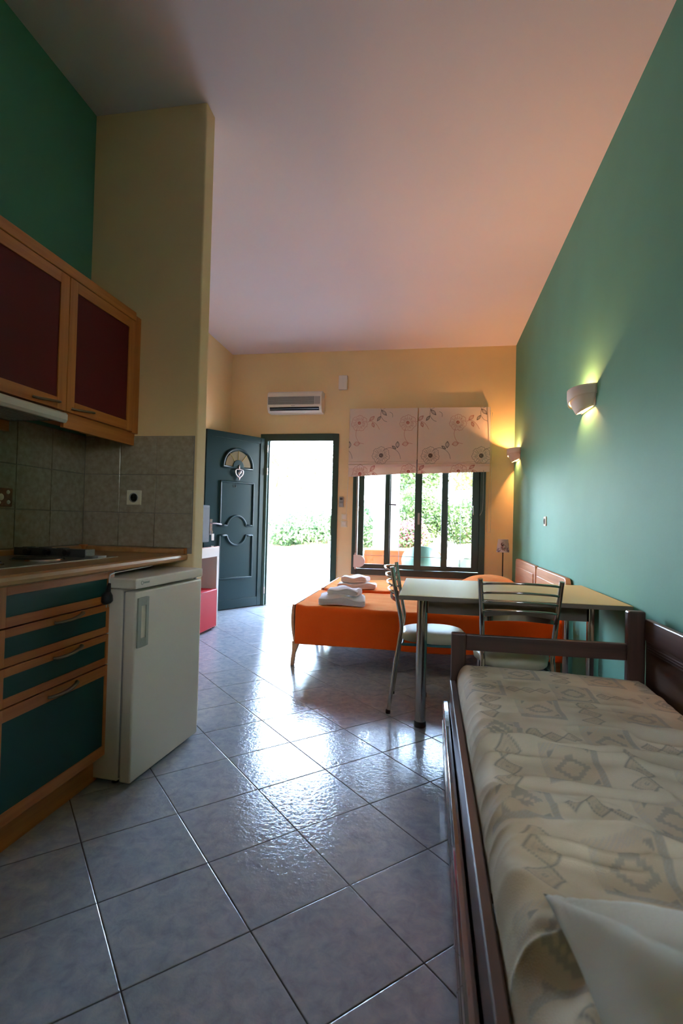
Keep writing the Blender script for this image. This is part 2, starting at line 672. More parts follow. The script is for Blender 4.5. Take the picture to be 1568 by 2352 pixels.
cx0, cy0 = gpt(0.5, 0.5)
full_me = tile_mesh([(x - cx0, y - cy0) for x, y in poly_of(0, 0)], 'floor_tile', 'floor_tile')
tiles = []
for i in range(-14, 22):
    for j in range(-22, 16):
        p = poly_of(i, j)
        cxy = gpt(i + 0.5, j + 0.5)
        q = clip(p, 0, XL if cxy[1] > 2.6 else XK, False)
        if len(q) >= 3:
            q = clip(q, 0, XR, True)
        if len(q) >= 3:
            q = clip(q, 1, YF + 0.16, True)
        if len(q) >= 3:
            q = clip(q, 1, YN, False)
        if len(q) < 3 or area(q) < 0.0006:
            continue
        tiles.append((cxy, q, abs(area(q) - area(p)) < 1e-7))


def rank(t):
    (x, y), q, f = t
    # the biggest in view first; tiles behind the viewer come last
    return (0 if y > 0.7 else 1, math.hypot(x, y))


tiles.sort(key=rank)
rest = MB()
for k, (cxy, q, isfull) in enumerate(tiles):
    if k < 300:
        if isfull:
            o = bpy.data.objects.new('floor_tile', full_me)
            o.location = (cxy[0], cxy[1], RNG.uniform(-0.0004, 0.0))
            o.rotation_euler = (RNG.uniform(-.0012, .0012), RNG.uniform(-.0012, .0012), 0)
        else:
            o = bpy.data.objects.new('floor_tile', tile_mesh([(x - cxy[0], y - cxy[1]) for x, y in q], 'floor_tile', 'floor_tile'))
            o.location = (cxy[0], cxy[1], 0)
        link(o, floor)
    else:
        rest.prism(q, -0.0025, 0.0)
if rest.v:
    o = rest.build('floor_tiles_behind', 'floor_tile', floor)
    o['kind'] = 'stuff'

# kitchen wall tiles: three rows above the worktop
ZR = [0.965, 1.15, 1.36, 1.572]


def wall_tile(parent, poly, place):
    me = tile_mesh(poly, 'wall_tile', 'kitchen_tile', 0.0, 0.002, 0.001, 0.007)
    o = bpy.data.objects.new('wall_tile', me)
    o.matrix_world = place
    link(o, parent)
    return o


g = 0.0018
mp_ = Matrix(((1, 0, 0, 0), (0, 0, -1, YP - 0.001), (0, 1, 0, 0), (0, 0, 0, 1)))      # faces -y
mk_ = Matrix(((0, 0, 1, XK + 0.001), (1, 0, 0, 0), (0, 1, 0, 0), (0, 0, 0, 1)))         # faces +x
tw = MB().box(XK, -1.262, YP - 0.002, YP, 0.935, 1.574).build('tile_bed', 'grout_wall', wall_partition)
tw2 = MB().box(XK, XK + 0.002, 0.6, YP, 0.935, 1.574).build('tile_bed', 'grout_wall', wall_kitchen)
for k in range(3):
    z0, z1 = ZR[k] + g, ZR[k + 1] - g
    xs = [XK + 0.005, -1.697, -1.482, -1.265]
    for a, b_ in zip(xs[:-1], xs[1:]):
        wall_tile(wall_partition, [(a + g, z0), (b_ - g, z0), (b_ - g, z1), (a + g, z1)], mp_)
    ys = [2.58, 2.327, 2.10, 1.873, 1.646, 1.419, 1.192, 0.965, 0.738]
    for a, b_ in zip(ys[1:], ys[:-1]):
        wall_tile(wall_kitchen, [(a + g, z0), (b_ - g, z0), (b_ - g, z1), (a + g, z1)], mk_)

# ================================================================== DOOR
door = empty('door_1', (0, 0, 0), kind='structure')
fm = MB()
for a, b_ in ((-2.229, -2.13), (-1.249, -1.177)):
    fm.box(a, b_, YF - 0.022, YF + 0.07, 0, 2.262)
fm.box(-2.13, -1.249, YF - 0.022, YF + 0.07, 2.17, 2.262)
# rebate strip
fm.box(-2.13, -2.115, YF + 0.03, YF + 0.07, 0, 2.17)
fm.box(-1.264, -1.249, YF + 0.03, YF + 0.07, 0, 2.17)
fm.build('door_frame', 'frame_green', door, bevel=0.004)
MB().box(-2.13, -1.249, YF - 0.01, YF + 0.12, 0.0, 0.006).build('threshold', 'brushed_steel', door, bevel=0.002)

t_ = Vector((-0.35, -0.547, 0)).normalized()
leaf_ang = math.atan2(t_.y, t_.x)
leaf_root = empty('door_leaf', (-2.165, 6.49, 0), leaf_ang)
leaf_root.parent = door
lf = MB().box(0.02, 0.90, -0.045, 0.0, 0.012, 2.20).build('leaf_panel', 'door_green', leaf_root, bevel=0.003)
rim = MB()
rim.box(0.02, 0.085, 0.0, 0.012, 0.012, 2.20)
rim.box(0.83, 0.90, 0.0, 0.012, 0.012, 2.20)
rim.box(0.085, 0.83, 0.0, 0.012, 2.125, 2.20)
rim.box(0.085, 0.83, 0.0, 0.012, 0.012, 0.125)
rim.build('leaf_border', 'door_green', leaf_root, bevel=0.004)
LX = Vector((1, 0, 0))


def moulding(pts, r=0.017):
    return [(s, 0.004, z) for s, z in pts]


def arc(cx, cz, r, a0, a1, n=14):
    return [(cx + r * math.cos(a0 + (a1 - a0) * k / n), cz + r * math.sin(a0 + (a1 - a0) * k / n)) for k in range(n + 1)]


def closed_moulding(poly, r):
    P_ = []
    for i in range(len(poly)):
        a, b_ = Vector(poly[i]), Vector(poly[(i + 1) % len(poly)])
        P_.append(poly[i])
        if (b_ - a).length > 0.08:
            P_.append(tuple(a + (b_ - a) * 0.03))
            P_.append(tuple(a + (b_ - a) * 0.97))
    return MB().tube([(s, 0.003, z) for s, z in P_], r, 8, closed=True)


rr_ = 0.148
th = math.asin(0.03 / rr_)
upper = [(0.182, 1.045), (0.182, 1.59), (0.680, 1.59), (0.680, 1.045)] + [(0.43 + rr_ * math.cos(a), 1.02 + rr_ * math.sin(a)) for a in np.linspace(0.17, PI - 0.17, 15)]
lower = [(0.182, 0.925), (0.182, 0.388), (0.680, 0.388), (0.680, 0.925)] + [(0.43 + rr_ * math.cos(a), 0.95 + rr_ * math.sin(a)) for a in np.linspace(2 * PI - 0.17, PI + 0.17, 15)]
closed_moulding(upper, 0.014).build('panel_moulding', 'door_green', leaf_root, smooth=True)
closed_moulding(lower, 0.014).build('panel_moulding', 'door_green', leaf_root, smooth=True)
# fan light
cxF, czF = 0.43, 1.79
fan = MB().prism([(cxF + 0.19 * math.cos(a), czF + 0.19 * math.sin(a)) for a in np.linspace(0, PI, 25)], 0.001, 0.007, 'y')
fan.build('fan_glass', 'door_glass', leaf_root)
outer = [(cxF + 0.222 * math.cos(a), czF + 0.222 * math.sin(a)) for a in np.linspace(0, PI, 25)]
MB().tube([(s, 0.004, z) for s, z in outer + [(cxF - 0.222, czF - 0.02), (cxF - 0.09, czF - 0.02), (cxF + 0.09, czF - 0.02), (cxF + 0.222, czF - 0.02)]], 0.016, 8, closed=True).build('fan_frame', 'door_green', leaf_root, smooth=True)
MB().prism([(cxF + 0.082 * math.cos(a), czF + 0.0 + 0.082 * math.sin(a)) for a in np.linspace(-0.25, PI + 0.25, 17)], 0.001, 0.016, 'y').build('fan_hub', 'door_green', leaf_root, bevel=0.004)
for a in (PI * 0.28, PI * 0.5, PI * 0.72):
    MB().tube([(cxF + 0.08 * math.cos(a), 0.009, czF + 0.08 * math.sin(a)), (cxF + 0.2 * math.cos(a), 0.009, czF + 0.2 * math.sin(a))], 0.0035, 6).build('fan_bar', 'brass', leaf_root)
# knocker: urn shaped silver ring on a stem
kn = empty('door_knocker', (0.425, 0.0, 0))
kn.parent = leaf_root
k1 = MB()
k1.lathe([(0.0, 0.0), (0.022, 0.0), (0.024, 0.008), (0.012, 0.014), (0, 0.015)], 0, 0, 14, mtx=Matrix.Translation((0, 0.0, 1.79)) @ Matrix.Rotation(-PI / 2, 4, 'X'))
k1.tube([(0, 0.02, 1.81), (0, 0.02, 1.745)], [0.006, 0.011], 8)
ring = [(0.0, 1.752), (0.035, 1.752), (0.058, 1.735), (0.054, 1.70), (0.036, 1.672), (0.012, 1.655), (0, 1.65), (-0.012, 1.655), (-0.036, 1.672), (-0.054, 1.70), (-0.058, 1.735), (-0.035, 1.752)]
k1.tube([Vector((p[0], 0.024, p[1])) for p in [(q.x, q.y) for q in spline([(a, b_, 0) for a, b_ in ring], 3, True)]], 0.0085, 8, closed=True)
k1.tube([(0, 0.022, 1.665), (0, 0.024, 1.64), (0, 0.022, 1.615)], [0.010, 0.013, 0.006], 8)
k1.tube([(-0.03, 0.024, 1.735), (-0.008, 0.03, 1.715), (0.012, 0.03, 1.70), (0.004, 0.026, 1.672)], [0.012, 0.018, 0.016, 0.009], 8)
k1.build('knocker_ring', 'silver', kn, smooth=True)
# number on the leaf
fc = bpy.data.curves.new('door_number', 'FONT')
fc.body = '12'
fc.size = 0.045
fc.extrude = 0.002
fc.space_character = 1.5
fo = bpy.data.objects.new('door_number', fc)
fo.data.materials.append(MATS['dark_grey'])
link(fo, leaf_root)
fo.matrix_parent_inverse = Matrix.Identity(4)
# text reads along -s (seen from the room): local x -> -s, local y -> z, local z -> +y
fo.matrix_local = Matrix(((-1, 0, 0, 0.50), (0, 0, 1, 0.003), (0, 1, 0, 1.525), (0, 0, 0, 1)))
# lever handle with plate and the key with its white fob
hd = MB()
hd.box(0.795, 0.83, 0.012, 0.02, 0.93, 1.12)
hd.tube([(0.812, 0.02, 1.07), (0.812, 0.06, 1.07)], 0.009, 10)
hd.tube(spline([(0.815, 0.06, 1.07), (0.78, 0.062, 1.07), (0.73, 0.062, 1.064), (0.69, 0.06, 1.058)], 4), [0.009] * 12 + [0.011], 10)
hd.build('door_handle', 'silver', leaf_root, smooth='auto')
ky = MB()
ky.tube([(0.812, 0.02, 0.965), (0.812, 0.045, 0.965)], 0.006, 8)
ky.box(0.803, 0.821, 0.045, 0.049, 0.95, 0.98)
ky.build('key', 'silver', leaf_root)
MB().box(0.787, 0.822, 0.048, 0.055, 0.865, 0.945).build('key_fob', 'white_plastic', leaf_root, bevel=0.003)
for z in (0.16, 1.72, 2.02):
    MB().tube([(-2.128, YF - 0.026, z), (-2.128, YF - 0.026, z + 0.09)], 0.009, 10).build('hinge', 'silver', door, smooth='auto')
MB().box(-1.262, -1.256, YF - 0.016, YF + 0.02, 0.95, 1.2).build('strike_plate', 'brushed_steel', door)

# ================================================================== WINDOW
win = empty('window_1', (0, 0, 0), kind='structure')
yo = YF - 0.018
wm = MB()
ring_ = [(-0.978, -0.915, 0.462, 1.93), (0.60, 0.668, 0.462, 1.93)]
for a, b_, c_, d_ in ring_:
    wm.box(a, b_, yo, YF + 0.09, c_, d_)
wm.box(-0.915, 0.60, yo, YF + 0.09, 0.462, 0.535)
wm.box(-0.915, 0.60, yo, YF + 0.09, 1.87, 1.93)
wm.box(-0.915, 0.60, yo - 0.012, yo, 0.525, 0.535)
wm.build('window_frame', 'frame_green', win, bevel=0.003)


def sash(x0, x1, st0, st1, y0, name='sash'):
    s = MB()
    s.box(x0, x0 + st0, y0, y0 + 0.035, 0.54, 1.87)
    s.box(x1 - st1, x1, y0, y0 + 0.035, 0.54, 1.87)
    s.box(x0 + st0, x1 - st1, y0, y0 + 0.035, 0.54, 0.597)
    s.box(x0 + st0, x1 - st1, y0, y0 + 0.035, 1.81, 1.87)
    o = s.build(name, 'frame_green', win, bevel=0.003)
    MB().box(x0 + st0 - 0.005, x1 - st1 + 0.005, y0 + 0.015, y0 + 0.019, 0.59, 1.815).build('glass_pane', 'window_glass', o)
    return o


s1 = sash(-0.905, -0.505, 0.07, 0.06, YF + 0.005)
s2 = sash(-0.565, -0.125, 0.072, 0.062, YF + 0.045)
s3 = sash(-0.190, 0.215, 0.088, 0.07, YF + 0.005)
s4 = sash(0.142, 0.60, 0.082, 0.085, YF + 0.045)
MB().tube([(-0.525, YF + 0.0, 1.36), (-0.525, YF - 0.03, 1.36), (-0.50, YF - 0.035, 1.36), (-0.42, YF - 0.035, 1.355)], 0.008, 8).build('window_handle', 'black_plastic', s1, smooth='auto')
MB().box(-0.150, -0.125, YF - 0.012, YF + 0.005, 1.115, 1.26).build('pull_plate', 'grey_plastic', s3, bevel=0.003)
MB().tube(spline([(0.53, YF + 0.04, 1.36), (0.525, YF + 0.0, 1.35), (0.528, YF - 0.01, 1.30), (0.53, YF - 0.005, 1.25)], 4), 0.006, 8).build('pull_handle', 'chrome', s4, smooth=True)
MB().box(-0.902, -0.895, YF - 0.012, YF + 0.005, 1.27, 1.33).build('catch', 'grey_plastic', s1, bevel=0.002)
# insect-screen edges and the thin guard rod outside
sr = MB()
for x in (-0.385, 0.385):
    sr.tube([(x, YF + 0.13, 0.50), (x - 0.004, YF + 0.13, 1.87)], 0.004, 6)
sr.build('screen_edge', 'black_plastic', win)
MB().tube([(-0.93, YF + 0.16, 0.70), (0.62, YF + 0.16, 0.695)], 0.004, 6).build('guard_rod', 'bark', win)
MB().box(-0.99, 0.68, YF + 0.09, YF + 0.28, 0.44, 0.475).build('window_sill', 'plaster_white', win, bevel=0.004)

# shutter strap with its D-shaped winder
sw = empty('shutter_strap', (-0.925, YF - 0.02, 0), label='white D-shaped strap winder with thin white strap at left edge of window', cat='strap winder')
st = MB()
st.box(-0.003, 0.003, -0.008, -0.006, 0.72, 1.9)
st.build('strap', 'white_plastic', sw)
dpoly = [(-0.02, 0.555), (0.045, 0.555)] + [(0.045 + 0.078 * math.cos(a), 0.632 + 0.078 * math.sin(a)) for a in np.linspace(-PI / 2, PI / 2, 14)] + [(-0.02, 0.71)]
MB().prism(dpoly, -0.035, -0.0, 'y').build('winder_case', 'white_plastic', sw, bevel=0.005)
for z in (0.71, 0.53):
    MB().box(-0.008, 0.01, -0.03, -0.01, z, z + 0.025).build('winder_lug', 'white_plastic', sw, bevel=0.002)

# ================================================================== ROMAN BLINDS
UNIT = 0.00546 / 8.71
INK_R = np.array(lin(176, 84, 66)[:3])
INK_B = np.array(lin(66, 58, 54)[:3])
INK_L = np.array(lin(206, 138, 116)[:3])
CLOTH = np.array(lin(238, 224, 212)[:3])


def flower(cx, cy, r, seed, lobes=7):
    """line drawing of an open poppy: scalloped petals, radial veins, dense centre"""
    rs = np.random.RandomState(seed)
    L = []
    a = np.linspace(0, 2 * PI, 90)
    rad = r * (0.86 + 0.13 * np.abs(np.sin(a * lobes / 2 + 0.6)) + 0.03 * np.sin(a * 19))
    L.append((np.stack([cx + rad * np.cos(a), cy + rad * 0.97 * np.sin(a)], 1), 6.5, 0.95))
    for k in range(34):
        t = 2 * PI * (k + rs.rand() * 0.6) / 34
        r1, r2 = r * rs.uniform(0.26, 0.42), r * rs.uniform(0.7, 0.92)
        cv = rs.uniform(-0.14, 0.14)
        tt = np.linspace(0, 1, 6)
        L.append((np.stack([cx + (r1 + (r2 - r1) * tt) * np.cos(t + cv * tt), cy + (r1 + (r2 - r1) * tt) * np.sin(t + cv * tt)], 1), 4.6, 0.75))
    for k in range(3):
        b0 = rs.uniform(0, 2 * PI)
        aa = np.linspace(b0, b0 + 2.2, 14)
        rr = r * (0.55 + 0.08 * np.sin(aa * 5))
        L.append((np.stack([cx + rr * np.cos(aa), cy + rr * np.sin(aa)], 1), 4.0, 0.6))
    for k in range(10):
        aa = np.linspace(0, 2 * PI, 12) + rs.rand()
        rr = r * rs.uniform(0.05, 0.24)
        ox, oy = rs.uniform(-0.05, 0.05, 2) * r
        L.append((np.stack([cx + ox + rr * np.cos(aa), cy + oy + rr * np.sin(aa)], 1), 6.0, 1.0))
    return L


def leaf(x0, y0, x1, y1, wd):
    d = np.array([x1 - x0, y1 - y0], float)
    n = np.array([-d[1], d[0]]) / np.hypot(*d)
    t = np.linspace(0, 1, 12)
    bow = np.sin(PI * t) * wd
    base = np.array([x0, y0]) + np.outer(t, d)
    return [(base + np.outer(bow, n), 9.0, 1.0), (base - np.outer(bow, n), 9.0, 1.0), (base, 5, 0.7), (base + np.outer(bow * .5, n), 14, 0.35), (base - np.outer(bow * .5, n), 14, 0.35)]


def curve(pts, wd=8.0):
    return [(np.array([(q.x, q.y) for q in spline([(a, b_, 0) for a, b_ in pts], 5)]), wd, 0.9)]


motif_R = flower(0, 0, 168, 1)
motif_R += curve([(-50, 120), (-70, 220), (-45, 320), (5, 390), (95, 420)])
motif_R += leaf(15, 412, -105, 430, 42)
motif_R += curve([(165, -20), (225, -40), (305, -10), (365, 50), (410, 130)])
motif_R += leaf(205, -50, 298, -138, 32) + leaf(262, -10, 295, 82, 26)
motif_B = flower(0, 0, 180, 5)
motif_B += curve([(60, -100), (135, -145), (215, -145), (305, -100), (365, -30), (395, 70)])
motif_B += leaf(325, -150, 330, -276, 36) + leaf(298, -128, 222, -186, 22)
motif_T = curve([(0, 0), (-10, 120), (25, 190), (65, 230), (115, 250)]) + leaf(5, 15, 105, 120, 30) + leaf(-15, 140, -80, 230, 24)
motif_T += curve([(170, 55), (215, 80), (230, 120), (225, 160)], 7) + curve([(0, -5), (-30, -40)], 5) + curve([(0, 0), (50, -10), (95, -40)], 5)


def paint_lines(col, U, V, lines, ox, oy, ink):
    """U right, V down, in drawing units; blend ink along polylines"""
    du = abs(U[0, 1] - U[0, 0])
    for pts, wd, al in lines:
        P_ = pts + np.array([ox, oy])
        if P_[:, 0].max() < U.min() or P_[:, 0].min() > U.max() or P_[:, 1].max() < V.min() or P_[:, 1].min() > V.max():
            continue
        for k in range(len(P_) - 1):
            a, b_ = P_[k], P_[k + 1]
            m = wd + du
            c0 = np.searchsorted(U[0], min(a[0], b_[0]) - m)
            c1 = np.searchsorted(U[0], max(a[0], b_[0]) + m)
            r0_ = np.searchsorted(V[:, 0], min(a[1], b_[1]) - m)
            r1_ = np.searchsorted(V[:, 0], max(a[1], b_[1]) + m)
            if c0 >= c1 or r0_ >= r1_:
                continue
            u, v = U[r0_:r1_, c0:c1], V[r0_:r1_, c0:c1]
            d = b_ - a
            L2 = max(1e-9, d @ d)
            t = np.clip(((u - a[0]) * d[0] + (v - a[1]) * d[1]) / L2, 0, 1)
            dist = np.hypot(u - a[0] - t * d[0], v - a[1] - t * d[1])
            wgt = np.clip(1.15 - dist / (wd * 0.62), 0, 1) * al
            sl = col[r0_:r1_, c0:c1]
            col[r0_:r1_, c0:c1] = sl * (1 - wgt[..., None]) + ink * wgt[..., None]


def blind(x0, x1, zt, zb_l, zb_r, name, label):
    root = empty(name, ((x0 + x1) / 2, YF - 0.07, 0), label=label, cat='blind', group='roman blinds over the window')
    cxr = (x0 + x1) / 2
    step = 0.0022
    nx = int((x1 - x0) / step)
    # profile down the cloth: flat, then stacked pleats, then the last drop
    prof = [(0.0, 0.0), (0.70, -0.004), (0.715, -0.016), (0.728, -0.002), (0.742, -0.02), (0.757, -0.002), (0.768, 0.012), (0.865, 0.016)]
    hz = np.array([p[0] for p in prof])
    hy = np.array([p[1] for p in prof])
    nz = int(0.865 / step)
    T = np.linspace(0, 0.865, nz)
    Xl = np.linspace(x0, x1, nx)
    Yp = np.interp(T, hz, hy)
    ker = np.ones(5) / 5
    Yp = np.convolve(np.pad(Yp, 2, 'edge'), ker, 'valid')
    tot = zt - (zb_l + (zb_r - zb_l) * (Xl - x0) / (x1 - x0))
    T01 = T / 0.865
    # only the lower third follows the slanting hem
    wgt = np.clip((T01 - 0.8) / 0.2, 0, 1)
    X = np.tile(Xl, (nz, 1))
    base = 0.83
    Z = zt - np.outer(T01 * base, np.ones(nx)) - np.outer(wgt, tot - base)
    wav = 0.004 * vnoise(X * 3 + 5, Z * 2, 3) + 0.0025 * vnoise(X * 9, Z * 3, 4)
    Y = np.tile(Yp[:, None], (1, nx)) + wav * np.clip(T01 * 3, 0, 1)[:, None]
    U = (X + 0.906) / UNIT
    V = np.outer(T * (0.83 / 0.865) / UNIT, np.ones(nx))
    col = np.tile(CLOTH, (nz, nx, 1)).astype(float)
    per = 0.612 / UNIT
    for k in range(-1, 4):
        oxk = k * per
        paint_lines(col, U, V, motif_R, oxk, 300, INK_L * 0.35 + INK_R * 0.65)
        paint_lines(col, U, V, motif_T, oxk + 440, 25, INK_B)
        paint_lines(col, U, V, motif_B, oxk + 450, 950, INK_B)
        paint_lines(col, U, V, motif_R, oxk + 30, 1290, INK_R)
    o = grid_obj('cloth', X - cxr, Y, Z, 'blind_cloth', root, col, flip=False, solid=0.0012)
    MB().box(x0 - cxr, x1 - cxr, 0.008, 0.05, zt - 0.035, zt - 0.003).build('head_rail', 'white_plastic', root, bevel=0.002)
    MB().tube([(x0 - cxr + 0.01, 0.022, zb_l + 0.012), (x1 - cxr - 0.01, 0.022, zb_r + 0.012)], 0.005, 8).build('hem_bar', 'white_plastic', root)
    for sx in (x0 - cxr + 0.06, x1 - cxr - 0.06):
        MB().box(sx - 0.012, sx + 0.012, 0.05, 0.075, zt - 0.03, zt - 0.01).build('bracket', 'white_plastic', root)
    return root


bl1 = blind(-1.035, -0.176, 2.572, 1.700, 1.760, 'roman_blind', 'left roman blind with one whole red flower, hem slanting up to the right')
bl2 = blind(-0.166, 0.705, 2.572, 1.748, 1.780, 'roman_blind', 'right roman blind with leaf sprigs, end nearest the wall lamp')

# cords of the blinds
c1 = MB().tube(spline([(0.70, 6.40, 2.50), (0.705, 6.42, 2.0), (0.70, 6.45, 1.4), (0.695, 6.46, 1.07), (0.712, 6.46, 1.045), (0.73, 6.46, 1.08), (0.728, 6.45, 1.5), (0.722, 6.43, 2.0), (0.722, 6.41, 2.5)], 6), 0.0032, 6).build('blind_cord', 'cream_plastic', smooth=True)
tag(c1, 'long cream cord loop hanging right of the window beside the blind', 'cord')
c2 = MB().tube(spline([(0.635, 6.44, 1.80), (0.637, 6.45, 1.6), (0.636, 6.46, 1.38), (0.625, 6.46, 1.29), (0.60, 6.46, 1.245)], 6), 0.003, 6).build('blind_cord', 'grey_plastic', smooth=True)
tag(c2, 'short pale cord hanging over the dark right frame of the window', 'cord')
c3 = MB().tube(spline([(-1.02, 6.43, 2.5), (-1.03, 6.44, 1.9), (-1.045, 6.46, 1.5), (-1.06, 6.47, 1.17)], 6), 0.003, 6).build('blind_cord', 'white_plastic', smooth=True)
tag(c3, 'thin white cord hanging left of the window down to the light switches', 'cord')

# ================================================================== AIR CONDITIONER and wall fittings
ac = empty('air_conditioner', (-1.74, YF, 0), label='white split air conditioner high on the wall above the open door', cat='air conditioner')
prof = [(-0.0, 2.795), (-0.13, 2.79), (-0.172, 2.765), (-0.188, 2.72), (-0.188, 2.59), (-0.165, 2.545), (-0.13, 2.515), (-0.0, 2.515)]
bd = MB()
bd.prism([(y, z) for y, z in prof], -0.36, 0.36, 'x')
bd.build('casing', 'white_plastic', ac, bevel=0.008)
gr = MB()
for k in range(9):
    z = 2.618 + k * 0.0105
    gr.box(-0.345, 0.265, -0.1935, -0.187, z, z + 0.006)
gr.build('intake_grille', 'grey_plastic', ac)
MB().box(-0.345, 0.265, -0.190, -0.186, 2.613, 2.712).build('grille_back', 'dark_grey', ac)
MB().box(0.27, 0.34, -0.191, -0.186, 2.613, 2.712).build('display_panel', 'grey_plastic', ac, bevel=0.001)
A = math.atan2(0.045, 0.023)
ov = MB()
ov.add([(-0.325, -0.1835, 2.578), (0.325, -0.1835, 2.578), (0.325, -0.163, 2.538), (-0.325, -0.163, 2.538)], [(0, 1, 2, 3)])
ov.build('outlet', 'screen_dark', ac, solid=0.002)
lv = MB()
lv.add([(-0.322, -0.188, 2.560), (0.322, -0.188, 2.560), (0.322, -0.178, 2.552), (-0.322, -0.178, 2.552)], [(0, 1, 2, 3)])
lv.build('louvre', 'dark_grey', ac, solid=0.002)
MB().box(-0.04, 0.01, -0.1895, -0.187, 2.590, 2.597).build('badge', 'grey_plastic', ac)

bx = MB().box(-0.056, 0.056, -0.055, 0, -0.09, 0.09).build('alarm_box', 'white_plastic', bevel=0.006)
bx.location = (-1.137, YF, 2.92)
tag(bx, 'small plain white box high on the wall right of the air conditioner', 'box')

rc = empty('remote_control', (-1.125, YF, 1.385), label='grey remote control in its holder between door and window', cat='remote control')
MB().box(-0.03, 0.03, -0.022, 0, -0.07, 0.055).build('holder', 'grey_plastic', rc, bevel=0.004)
MB().box(-0.025, 0.025, -0.03, -0.022, -0.05, 0.062).build('body', 'grey_plastic', rc, bevel=0.004)
MB().box(-0.018, 0.018, -0.032, -0.03, 0.02, 0.05).build('screen', 'dark_grey', rc)
kb = MB()
for i in range(3):
    for j in range(2):
        kb.box(-0.018 + i * 0.014, -0.009 + i * 0.014, -0.033, -0.03, -0.005 - j * 0.014, 0.003 - j * 0.014)
kb.build('buttons', 'dark_grey', rc)


def plate(loc, axis, label, cat, name, w_=0.08, h_=0.08, kind='switch', group=None):
    """wall plate; axis 'y': on the far wall facing -y; '-y' same on the partition; 'x': on the right wall facing -x"""
    rz = 0 if axis == 'y' else -PI / 2
    r_ = empty(name, loc, rz, label=label, cat=cat, group=group)
    MB().box(-w_ / 2, w_ / 2, -0.010, 0, -h_ / 2, h_ / 2).build('plate', 'cream_plastic', r_, bevel=0.003)
    if kind == 'switch':
        MB().box(-w_ * .32, w_ * .32, -0.016, -0.01, -h_ * .32, h_ * .32).build('rocker', 'white_plastic', r_, bevel=0.003)
    else:
        MB().lathe([(0.0, 0.0), (0.021, 0.0), (0.023, 0.004), (0.026, 0.004), (0.027, 0.0)], 0, 0, 20, mtx=Matrix.Translation((0, -0.010, 0)) @ Matrix.Rotation(PI / 2, 4, 'X')).build('socket_ring', 'grey_plastic', r_, smooth='auto')
        for sx in (-0.009, 0.009):
            MB().tube([(sx, -0.0112, 0), (sx, -0.010, 0)], 0.003, 8).build('pin_hole', 'black_plastic', r_)
    return r_


plate((-1.085, YF, 1.19), 'y', 'upper white light switch between the door and the window', 'light switch', 'light_switch', 0.075, 0.075, group='light switches by the door')
plate((-1.085, YF, 1.10), 'y', 'lower white light switch between the door and the window', 'light switch', 'light_switch', 0.085, 0.085, group='light switches by the door')
plate((-1.603, YP - 0.008, 1.233), 'y', 'square cream power socket on the tiled kitchen end wall', 'socket', 'power_socket', 0.086, 0.08, kind='socket')
plate((XR, 4.72, 1.175), 'x', 'small cream socket plate alone on the green wall below the lamps', 'socket', 'power_socket', 0.08, 0.082, kind='socket')

deco = empty('decorative_plate', (XK + 0.008, 2.03, 1.203), label='brown mottled relief plate on kitchen tiles left of the socket', cat='wall plate')
MB().box(0, 0.008, -0.045, 0.045, -0.042, 0.042).build('plate', 'relief_brown', deco, bevel=0.003)
dm = MB()
for (a, b_, s_) in ((-0.02, 0.0, 0.016), (0.022, -0.022, 0.010), (0.018, 0.024, 0.010), (-0.03, -0.025, 0.009)):
    dm.lathe([(0.0, 0.006), (s_ * .7, 0.004), (s_, 0.0)], 0, 0, 12, mtx=Matrix.Translation((0.008, a, b_)) @ Matrix.Rotation(PI / 2, 4, 'Y'))
dm.build('relief', 'cream_plastic', deco, smooth=True)


# ================================================================== WALL LAMPS
def sconce(y, label):
    root = empty('wall_lamp', (XR, y, 1.95), label=label, cat='wall lamp', group='ceramic wall lamps on the green wall')
    n = 28
    th = np.linspace(-PI / 2, PI / 2, n + 1)

    def shell(f_outer, zt_f, zb_f, name, thick=0.006):
        rows = 6
        vs, fs = [], []
        for i, a in enumerate(th):
            for k in range(rows + 1):
                t = k / rows
                z = zt_f(a) * (1 - t) + zb_f(a) * t
                rx, ry = f_outer(z)
                vs.append((-rx * math.cos(a), ry * math.sin(a), z))
        for i in range(n):
            for k in range(rows):
                p = i * (rows + 1) + k
                fs.append((p, p + 1, p + rows + 2, p + rows + 1))
        mb = MB().add(vs, fs)
        return mb.build(name, 'lamp_ceramic', root, smooth='auto', solid=thick)
    # wide upper band whose lower edge sweeps up toward the near side
    lip = lambda a: -0.024 + 0.036 * max(0.0, min(1.0, (0.8 - a) / 1.4)) ** 1.3
    shell(lambda z: (0.125, 0.168) if z > 0.03 else (0.125 - (0.03 - z) * 0.12, 0.168 - (0.03 - z) * 0.15), lambda a: 0.075, lip, 'upper_band')
    shell(lambda z: (0.1145 - max(0, 0.03 - z) ** 1.3 * 0.78, 0.160 - max(0, 0.03 - z) ** 1.3 * 1.2), lambda a: lip(a) + 0.018, lambda a: -0.050 - 0.032 * math.cos(a), 'lower_bowl')
    MB().box(-0.006, 0, -0.15, 0.15, -0.06, 0.06).build('back_plate', 'lamp_ceramic', root, bevel=0.002)
    MB().tube([(-0.040, -0.045, 0.012), (-0.040, 0.045, 0.012)], 0.006, 10).build('bulb', 'bulb', root, smooth=True)
    for y0_ in (-0.062, 0.05):
        MB().box(-0.054, 0.0, y0_, y0_ + 0.012, -0.002, 0.026).build('bulb_holder', 'lamp_ceramic', root, bevel=0.002)
    ld = bpy.data.lights.new('lamp_light', 'POINT')
    ld.energy = 56.0
    ld.color = (1.0, 0.46, 0.17)
    ld.shadow_soft_size = 0.018
    lo = bpy.data.objects.new('lamp_light', ld)
    lo.location = (-0.040, 0, 0.012)
    link(lo, root)
    return root


sconce(3.53, 'white ceramic bowl wall lamp lit, the nearer one on the green wall')
sconce(6.22, 'white ceramic bowl wall lamp lit, the farther one beside the blinds')

